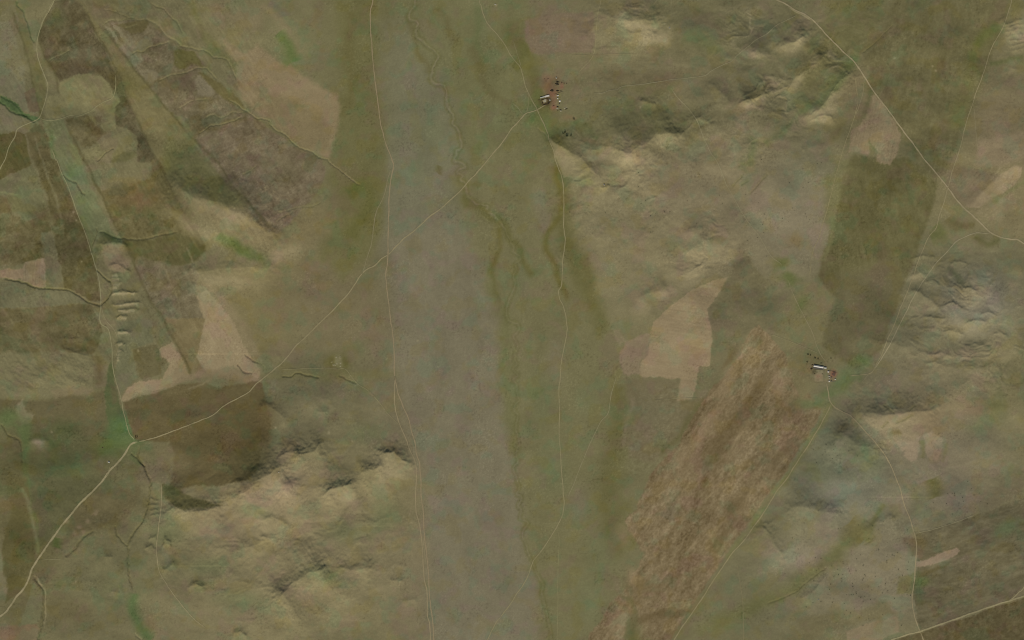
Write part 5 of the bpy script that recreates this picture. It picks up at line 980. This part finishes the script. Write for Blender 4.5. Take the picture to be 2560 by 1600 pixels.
def mound(name, label, cat, x, y, rx, ry, h, ang, m, seed=0, group=None):
    """an uneven heap; rx, ry in photo pixels"""
    R_ = random.Random(seed + 5); n, k = 26, 7; rx *= S; ry *= S
    ph = [R_.uniform(0, 6.28) for _ in range(6)]
    V = [(0, 0, h)]; F = []
    for j in range(1, k + 1):
        f = j / k
        for i in range(n):
            a = 2 * math.pi * i / n
            w = 1 + .14 * math.sin(2 * a + ph[0]) + .12 * math.sin(3 * a + ph[1]) + .08 * math.sin(5 * a + ph[2]) + R_.uniform(-.05, .05)
            z = h * (1 - f ** 2.2) * (1 + .3 * math.sin(3 * f * 3 + 2 * a + ph[3])) * R_.uniform(.85, 1.1) - (.5 if j == k else 0)
            V.append((rx * f * w * math.cos(a), ry * f * w * math.sin(a), z))
    for i in range(n): F.append((0, 1 + i, 1 + (i + 1) % n))
    for j in range(k - 1):
        for i in range(n):
            a = 1 + j * n + i; b = 1 + j * n + (i + 1) % n; F.append((a, a + n, b + n, b))
    o = mesh(name, V, F, m, None, True); o.location = wp(x, y, -.05); o.rotation_euler = (0, 0, math.radians(ang))
    return tag(o, label, cat, group)

# --- farm with the long white roof
P0, P1_ = wp(1350.6, 244.8), wp(1373.2, 239.0); dv = P1_ - P0; rz = math.atan2(dv.y, dv.x); cc = (P0 + P1_) / 2
t = thing('long_shed', 'long whitewashed livestock shed on the north side of the dark corral', 'shed', Vector((cc.x, cc.y, min(P0.z, P1_.z) - .3)), rz)
Lb = dv.xy.length
box('wall', -Lb * .245, -.1, 1.3, Lb * .49, 3.8, 2.6, M_WALL, t); box('wall', Lb * .25, 0, 1.55, Lb * .5, 5.4, 3.1, M_WALL, t)
for i_, (cx_, Lr, Wr, hz, mm) in enumerate([(-Lb * .245, Lb * .51, 4.4, 2.6, M_WHITE2), (Lb * .255, Lb * .51, 6.2, 3.1, M_WHITE)]):
    V = [(cx_ - Lr / 2, -Wr / 2, hz), (cx_ + Lr / 2, -Wr / 2, hz), (cx_ + Lr / 2, Wr / 2, hz + .5), (cx_ - Lr / 2, Wr / 2, hz + .5)]
    V += [(a, b, c + .18) for a, b, c in V]
    o = mesh('roof', V, [(3, 2, 1, 0), (4, 5, 6, 7), (0, 1, 5, 4), (1, 2, 6, 5), (2, 3, 7, 6), (3, 0, 4, 7)], mm, t)
    o['label'] = ['narrow dusty grey-green roof half', 'wide bright white roof half'][i_]
for k in range(4): d = box('door', -Lb * .42 + k * Lb * .27, -2.75, 1.0, 1.6, .12, 1.9, M_DOOR, t); box('handle', -Lb * .42 + k * Lb * .27 + .5, -2.86, 1.0, .1, .08, .2, M_METAL, d)
for k in range(5): box('window', Lb * (.06 + .1 * k), -2.74, 2.1, .8, .08, .5, M_DARK, t)
yard('corral', 'dark walled corral with pale straw in the middle, under the white shed', 'corral', [(1353.5, 249.5), (1375, 245.5), (1375.5, 254), (1373, 259), (1367, 261.5), (1358, 262.8), (1355.5, 256)], 1.7, .9, M_DUNG2, 1)
mound('straw_bed', 'flat pale bed of straw inside the dark corral', 'straw', 1362.4, 252.6, 4.6, 4.6, .35, 10, M_EARTH, 1)
for k, (x, y, rx, ry, a) in enumerate([(1356.6, 257, 1.3, 3.6, 8), (1371.5, 256.5, 2.6, 2.6, 20), (1364, 260.2, 4.4, 1.2, 8), (1357.2, 249.6, 2.4, 1.3, 10), (1369.5, 249, 2.2, 1.8, 0)]):
    mound('dung_bank', ['dark dung bank along the west wall of the white shed corral', 'widest dark dung bank in the south-east corner of the white shed corral', 'long dark dung bank along the south wall of the white shed corral', 'dark dung bank under the narrow half of the white shed', 'brown dung bank under the wide half of the white shed'][k], 'dung bank', x, y, rx, ry, .8, a, M_DUNG if k != 4 else M_DUNG2, 10 + k, 'dung banks in the white shed corral')
gable('hut', 'tiny pale hut at the east side of the dark corral', 'hut', 1374.6, 250.2, 3.6, 4.2, 2.0, .6, rz, M_WHITE2, M_WALL)
mound('dung_heap', 'low brown dung heap just west of the dark corral', 'dung heap', 1348, 250, 3, 1, .9, 0, M_DUNG2, 21, 'dung heaps around the white-roofed farm')
gable('house', 'small house with a pale oblong roof north of the row of felt tents', 'house', 1394.2, 239, 7.0, 3.6, 2.2, .6, .15, M_WHITE, M_WALL, 1, 2)
ger(1394.2, 246.2, 2.5, 'smaller white felt tent between the pale house and the brightest tent', M_FELT)
ger(1399.4, 252.6, 3.4, 'brightest and largest white felt tent east of the dark corral', M_FELT)
ger(1390.8, 194.6, 2.9, 'weathered greyish felt tent alone on the north edge of the white-roofed farm', M_FELT2)
gable('hut', 'little dark-roofed hut south of the brightest felt tent', 'hut', 1398.6, 259.6, 4, 3, 1.9, .5, .2, M_GREYW, M_WALL)
def line_fence(label, pts, m):
    P = [wp(x, y) for x, y in pts]; c = P[0]; t = thing('fence', label, 'fence', c)
    for a, b in zip(P[:-1], P[1:]):
        a = a - c; b = b - c; d = b - a; L = d.xy.length; rz = math.atan2(d.y, d.x)
        for k in range(3):
            V, F = boxg((a.x + b.x) / 2, (a.y + b.y) / 2, (a.z + b.z) / 2 + .4 + k * .4, L, .3, .2, rz); mesh('rail', V, F, m, t)
        for k in range(int(L / 3)): q = a + d * ((k + .5) / int(L / 3)); box('post', q.x, q.y, q.z + .6, .25, .25, 1.7, M_WOOD, t, rz)
line_fence('pale fence slanting up right from the white-roofed shed past the pale house', [(1385.5, 236.8), (1393, 233.4), (1400, 231.5), (1407, 229.2)], M_EARTH)
G1 = 'dung heaps around the white-roofed farm'
for k, (x, y, rx, ry, h, a, mm, lb) in enumerate([
    (1392.8, 209.6, 5.2, 3.6, 1.6, 0, M_DUNG, 'largest dark dung heap at the north of the red trodden yard'),
    (1393.6, 204.2, 4.4, 1.7, 1.4, -14, M_DUNG, 'flat dark heap touching the top of the largest dung heap'),
    (1404.6, 206.6, 2.0, 2.0, 1.2, 0, M_DUNG2, 'small brown heap, first one east of the largest dung heap'),
    (1410.1, 207.8, 1.3, 2.4, 1.2, 0, M_DUNG2, 'narrow upright heap, second one east of the largest dung heap'),
    (1416.8, 208.4, 1.1, 1.5, 1.2, 0, M_DUNG, 'small round heap at the eastern end of the row of dung heaps'),
    (1380, 226.2, 4.6, 3.5, 1.8, 20, M_DUNG, 'dark kite-shaped dung heap just north of the white shed'),
    (1393.6, 227, 3.4, 2.4, 1.6, 0, M_DUNG, 'dark dung heap beside the kite-shaped one, north of the tents'),
    (1401.6, 227.6, 3.8, .8, 1.0, 4, M_DUNG, 'thin dark heap drawn out along the pale slanting fence'),
    (1361.6, 197.4, 1.6, 1.1, .8, 0, M_DUNG2, 'small brown heap on the upper left edge of the red yard'),
    (1365, 203, .8, 3.2, .7, 0, M_DUNG2, 'low upright brown ridge left of the red trodden yard'),
    (1370, 196.8, 3, .8, .7, 30, M_DUNG2, 'low slanting brown ridge at the top of the red yard'),
    (1383.6, 264.6, 3.8, .9, .9, 16, M_DUNG2, 'thin reddish-brown heap south of the dark corral'),
    (1394.2, 267, 3.2, 1.5, 1.3, -8, M_DUNG, 'dark oblong heap south of the brightest felt tent'),
    (1401.4, 273.6, 3.4, 1.0, 1.2, 12, M_DUNG, 'thin dark heap, middle one of three south of the tents'),
    (1394.5, 275.6, 2.4, .8, 1.0, 0, M_DUNG, 'faint dark heap, western one of three south of the tents'),
    (1416, 272.6, 3.9, 1.2, 1.3, 18, M_DUNG, 'slanting dark heap, eastern one of three south of the tents')]):
    mound('dung_heap', lb, 'dung heap', x, y, rx, ry, h, a, mm, 30 + k, G1)
for k, (x, y, rx, ry, a, lb) in enumerate([(1402.5, 277.4, 3.0, 1.5, 12, 'pale earth bank below the thin dark heap south of the tents'), (1413.5, 269.8, 4.2, 1.2, 16, 'long pale earth bank above the slanting dark heap'), (1393.6, 271.4, 2.6, 1.4, 0, 'grey-green pale bank between two dark heaps south of the tents')]):
    mound('earth_bank', lb, 'earth bank', x, y, rx, ry, .9, a, M_EARTH if k < 2 else M_FELT2, 60 + k, 'pale earth banks south of the tents')

# --- shrubs: leaf faces spread through an uneven crown, on a few stems
def make_shrub(seed, m):
    R_ = random.Random(seed); V, F = [], []
    lobes = [(R_.gauss(0, .45), R_.gauss(0, .45), R_.uniform(.45, .8), R_.uniform(.35, .6)) for _ in range(5)]
    for _ in range(150):
        lx, ly, lz, lr = R_.choice(lobes)
        a = R_.random() * 6.28; e = math.acos(R_.uniform(-.6, 1)); q = lr * R_.uniform(.6, 1.1)
        c = Vector((lx + q * math.sin(e) * math.cos(a), ly + q * math.sin(e) * math.sin(a), max(.08, lz + q * math.cos(e))))
        u = Vector((R_.gauss(0, 1), R_.gauss(0, 1), R_.gauss(0, .6))).normalized(); w = u.cross(Vector((R_.gauss(0, 1), R_.gauss(0, 1), R_.gauss(0, 1)))).normalized()
        s = R_.uniform(.1, .2); n = len(V); V += [c - u * s, c + w * s * .6, c + u * s, c - w * s * .6]; F.append((n, n + 1, n + 2, n + 3))
    me = bpy.data.meshes.new('foliage'); me.from_pydata([tuple(v) for v in V], [], F); me.materials.append(m)
    V, F = [], []
    for k in range(4):
        a = R_.random() * 6.28; b = (.5 * math.cos(a), .5 * math.sin(a), .7); n = len(V)
        for (px, py, pz, r) in ((0, 0, -.3, .07), (*b, .03)):
            for i in range(4): V.append((px + r * math.cos(i * 1.57), py + r * math.sin(i * 1.57), pz))
        F += [(n + i, n + (i + 1) % 4, n + 4 + (i + 1) % 4, n + 4 + i) for i in range(4)]
    ms = bpy.data.meshes.new('stems'); ms.from_pydata(V, [], F); ms.materials.append(M_BARK)
    return me, ms
SHR = [make_shrub(s, M_LEAF) for s in (1, 2, 3)] + [make_shrub(s, M_LEAF2) for s in (4, 5, 6)]
def shrub(x, y, r, label, group, kind=None, rng=random):
    me, ms = SHR[rng.randrange(3) + (3 if kind else 0)]
    t = thing('shrub', label, 'shrub', wp(x, y), rng.random() * 6.28, group); t.scale = (r, r * rng.uniform(.8, 1.1), r * .7)
    for nm, q in (('foliage', me), ('stems', ms)):
        o = bpy.data.objects.new(nm, q); COL.objects.link(o); o.parent = t
    return t
GB = 'dark bushes below the white-roofed farm'
for x, y, r, lb in [(1407.3, 333.2, 2.9, 'leftmost dark bush of the four in a cluster below the farm'), (1412.6, 331.8, 4.0, 'dark bush touching the leftmost one, top of the cluster of four'),
                    (1418, 340, 4.4, 'largest and darkest bush of the cluster of four below the farm'), (1427.6, 339.2, 3.7, 'rightmost paler bush of the cluster of four below the farm'),
                    (1435.2, 297.4, 4.3, 'single round bush on the reddish slope between farm and bush cluster')]:
    shrub(x, y, r, lb, GB)
rg = random.Random(77)
GS = 'low shrubs dotted over the grey south-eastern slopes'
LS = 'small dark shrub dotted on the grey-green south-eastern slope'
n_ = 0
while n_ < 120:
    x, y = rg.uniform(1950, 2300), rg.uniform(1300, 1570)
    d_ = math.hypot((x - 2170) / 140, (y - 1440) / 110)
    if rg.random() > math.exp(-d_ * d_ * 1.2): continue
    shrub(x, y, rg.uniform(1.2, 2.3), LS, GS, 1, rg); n_ += 1
for cx, cy, sx, sy, n, lb, gp in [(2078, 1125, 26, 22, 26, 'small dark shrub in the loose patch left of the winding track', 'shrubs beside the winding track'),
                             (2410, 1250, 40, 26, 22, 'small dark shrub on the pale slope right of the winding track', 'shrubs right of the winding track'),
                             (1700, 520, 110, 80, 30, 'tiny dull shrub on the worn slopes between the two farms', 'shrubs on the worn slopes between the farms'),
                             (1960, 500, 60, 60, 26, 'tiny dull shrub on the grey slope west of the dark olive field', 'shrubs west of the dark olive field')]:
    for _ in range(n): shrub(rg.gauss(cx, sx), rg.gauss(cy, sy), rg.uniform(1.1, 2.0), lb, gp, 1, rg)
mound('rock_outcrop', 'pale rock outcrop with a dark side on the south-eastern slope', 'rock', 2046, 1499, 1.8, 1.5, 2.2, 20, M_ROCK, 91)
mound('rock_outcrop', 'whitish rock outcrop at the top edge right of the river', 'rock', 1238, 11, 2.6, 1.3, 1.6, -20, M_ROCK, 92)
mound('rock_outcrop', 'light rock at the foot of the pale knoll in the hills, top middle', 'rock', 1674, 70, 2, 1.2, 1.8, -30, M_ROCK, 93)
mound('rock_outcrop', 'dark-sided rock where the wedge-shaped bank ends', 'rock', 1510, 462, 2.2, 1.8, 2.6, -30, M_ROCK, 94)
mound('rock_outcrop', 'small white scree patch at the lip of the south-western cliff', 'rock', 698, 1180, 1.6, 1.0, 1.6, 30, M_ROCK, 95)

# --- eastern farm
P0, P1_ = wp(2034.2, 914.2), wp(2058.4, 918.4); dv = P1_ - P0; rz2 = math.atan2(dv.y, dv.x)
m_ = ((2034.2 + 2058.4) / 2, (914.2 + 918.4) / 2)
gable('barn', 'long barn with bright south roof slope at the eastern farm', 'barn', m_[0], m_[1], dv.xy.length, 6.9, 3.0, 2.0, rz2, M_WHITE, M_WALL, 3, 5)
gable('shed', 'short shed in line with the east end of the long barn', 'shed', 2062.8, 919.6, 9.5, 6.0, 2.6, 1.1, rz2, M_WHITE2, M_WALL, 1, 2)
t = thing('lean_to', 'dark open-fronted lean-to along the south side of the long barn', 'lean-to', wp(2045.6, 920.9, -.2), rz2)
V, F = boxg(0, 0, 2.0, 39, 5.6, .15); mesh('roof', V, F, M_GREYW, t)
for k in range(10): box('post', -17.5 + k * 3.9, -2.5, 1.0, .25, .25, 2.0, M_WOOD, t)
yard('corral', 'large pale fenced yard south of the long barn', 'corral', [(2033.8, 923.2), (2057.8, 925.6), (2058.6, 955.2), (2034.2, 955.6)], 1.5, .35, M_WOOD, 2, True)
line_fence('inner fence making the narrow alley east of the large pale yard', [(2061.4, 924.5), (2061.8, 940), (2062, 956)], M_WOOD)
yard('compound_wall', 'wall round the small eastern compound with the red-brown dung floor', 'wall', [(2069, 926.2), (2090.6, 928.6), (2090.2, 948.5), (2089, 953.6), (2069.8, 953.8)], 1.6, .5, M_WALL, 3)
mound('dung_heap', 'dark dung heap against the west end of the long barn', 'dung heap', 2028.6, 921.6, 4.2, 2.2, 1.3, 28, M_DUNG, 101, 'dung heaps of the eastern farm')
mound('dung_heap', 'dark dung heap north-west of the long barn end', 'dung heap', 2030.5, 912.4, 3.0, 1.8, 1.2, 10, M_DUNG2, 102, 'dung heaps of the eastern farm')
mound('dung_floor', 'low reddish dung bed inside the eastern compound', 'dung bed', 2084, 935.6, 4.6, 5.6, .5, 0, mat('red_brown_dung', (.12, .072, .05), 1, grain=.2, gscale=.8), 103)
mound('dung_bank', 'dark brown bank along the north side of the red dung bed', 'dung bank', 2085.4, 930, 5.4, 1.3, 1.1, -8, M_DUNG2, 104)
gable('house', 'pale-roofed house in the north-west corner of the eastern compound', 'house', 2070.6, 929.2, 5.5, 5, 2.3, .8, rz2, M_WHITE, M_WALL, 1, 1)
gable('hut', 'small grey-white hut halfway down the west wall of the compound', 'hut', 2072.8, 940.4, 4.6, 2.6, 2.0, .5, rz2, M_WHITE2, M_WALL)
gable('hut', 'small pale hut just north of the southern felt tent in the compound', 'hut', 2073.4, 946.2, 3.8, 2.4, 2.0, .5, rz2, M_WHITE2, M_WALL)
ger(2073, 953, 2.7, 'white felt tent at the south-west corner of the eastern compound', M_FELT)
ger(2088, 948.1, 2.2, 'small white felt tent at the south-east corner of the eastern compound', M_FELT)
gable('hut', 'dark-roofed hut east of the southern felt tent', 'hut', 2078.2, 952.2, 3.6, 3, 1.9, .4, rz2, M_GREYW, M_WALL)
gable('hut', 'dark-roofed hut between the two small pale huts and the red dung bed', 'hut', 2078, 943.6, 3.2, 2.6, 1.9, .4, rz2, M_GREYW, M_WALL)
mound('dung_heap', 'tiny dark heap in the north part of the large pale yard', 'dung heap', 2039.6, 928, 1.2, .9, .8, 0, M_DUNG, 111, 'dung heaps of the eastern farm')
mound('dung_heap', 'thin dark heap in the west part of the large pale yard', 'dung heap', 2042.8, 930.4, 1.8, .7, .8, 10, M_DUNG2, 112, 'dung heaps of the eastern farm')
mound('dung_heap', 'dark heap just inside the west fence of the large pale yard', 'dung heap', 2036.8, 934, 1.4, 1.2, .8, 10, M_DUNG, 113, 'dung heaps of the eastern farm')
mound('dung_heap', 'brown heap by the east fence of the large pale yard', 'dung heap', 2055.4, 934.6, 1.6, 1.2, .8, 10, M_DUNG2, 114, 'dung heaps of the eastern farm')
GE = 'bushes north of the long barn'
for x, y, r, lb in [(2019.5, 886.4, 3.4, 'leftmost of the bush pair farthest north-west of the long barn'), (2025.8, 887.2, 2.8, 'right one of the bush pair farthest north-west of the long barn'),
                    (2038, 895, 3.6, 'wide dull bush nearest the middle of the group north of the barn'), (2044.6, 896.6, 3.0, 'bush right beside the wide dull one north of the barn'),
                    (2017.9, 905.2, 2.8, 'single bush west of the barn, left of the dung heaps'), (2052.6, 907.7, 2.4, 'small dark bush just above the east half of the long barn'),
                    (2077.7, 896.1, 2.6, 'lone dark bush north-east of the barn beyond the thin track')]:
    shrub(x, y, r, lb, GE, 1 if 'dull' in lb else None)

# --- little camp by the western crossing
yard('pen', 'small dark pen beside the western track crossing', 'pen', [(337.4, 1088.6), (343.8, 1088.2), (344, 1095.6), (337.8, 1095.8)], 1.5, .5, M_DUNG, 2)
for k, (x, y, rx, ry) in enumerate([(338.8, 1090.6, 1.2, 1.6), (342.6, 1091.4, 1.1, 2.0), (340.6, 1093.2, 1.8, .9)]):
    mound('dung_heap', ['dark heap on the left side of the small dark pen', 'dark heap on the right side of the small dark pen', 'dark heap in the lower middle of the small dark pen'][k], 'dung heap', x, y, rx, ry, 1.1, 0, M_DUNG, 120 + k, 'heaps in the small dark pen')
line_fence('short pale fence just south of the small dark pen', [(336, 1098.6), (345, 1098.4)], M_EARTH)
gable('hut', 'lone white-roofed hut left of the broad track below the crossing', 'hut', 271.8, 1155.6, 6.2, 4.4, 2.3, .7, -.1, M_WHITE2, M_WALL, 1, 1)
mound('dung_heap', 'small reddish-brown heap in the green patch left of the crossing', 'dung heap', 256, 1119, 2, 1.4, 1, 0, M_DUNG2, 130)
G4 = 'ruined stone rings of the abandoned camp'
for k, (x, y) in enumerate([(841.2, 892.6), (850, 892), (830.2, 905), (833.8, 912.4), (838.6, 912.6), (843, 909.6), (852, 908.2), (851.6, 915.4)]):
    mound('stone_ring', ['northern pair, left stone ring of the abandoned camp', 'northern pair, right stone ring of the abandoned camp', 'westernmost stone ring of the abandoned camp', 'south-western stone ring of the abandoned camp', 'southern middle stone ring of the abandoned camp',
          'stone ring in the very middle of the abandoned camp', 'eastern stone ring of the abandoned camp, upper one', 'eastern stone ring of the abandoned camp, lower one'][k], 'stone ring', x, y, 1.3, 1.2, .7, k * 40, M_EARTH, 140 + k, G4)
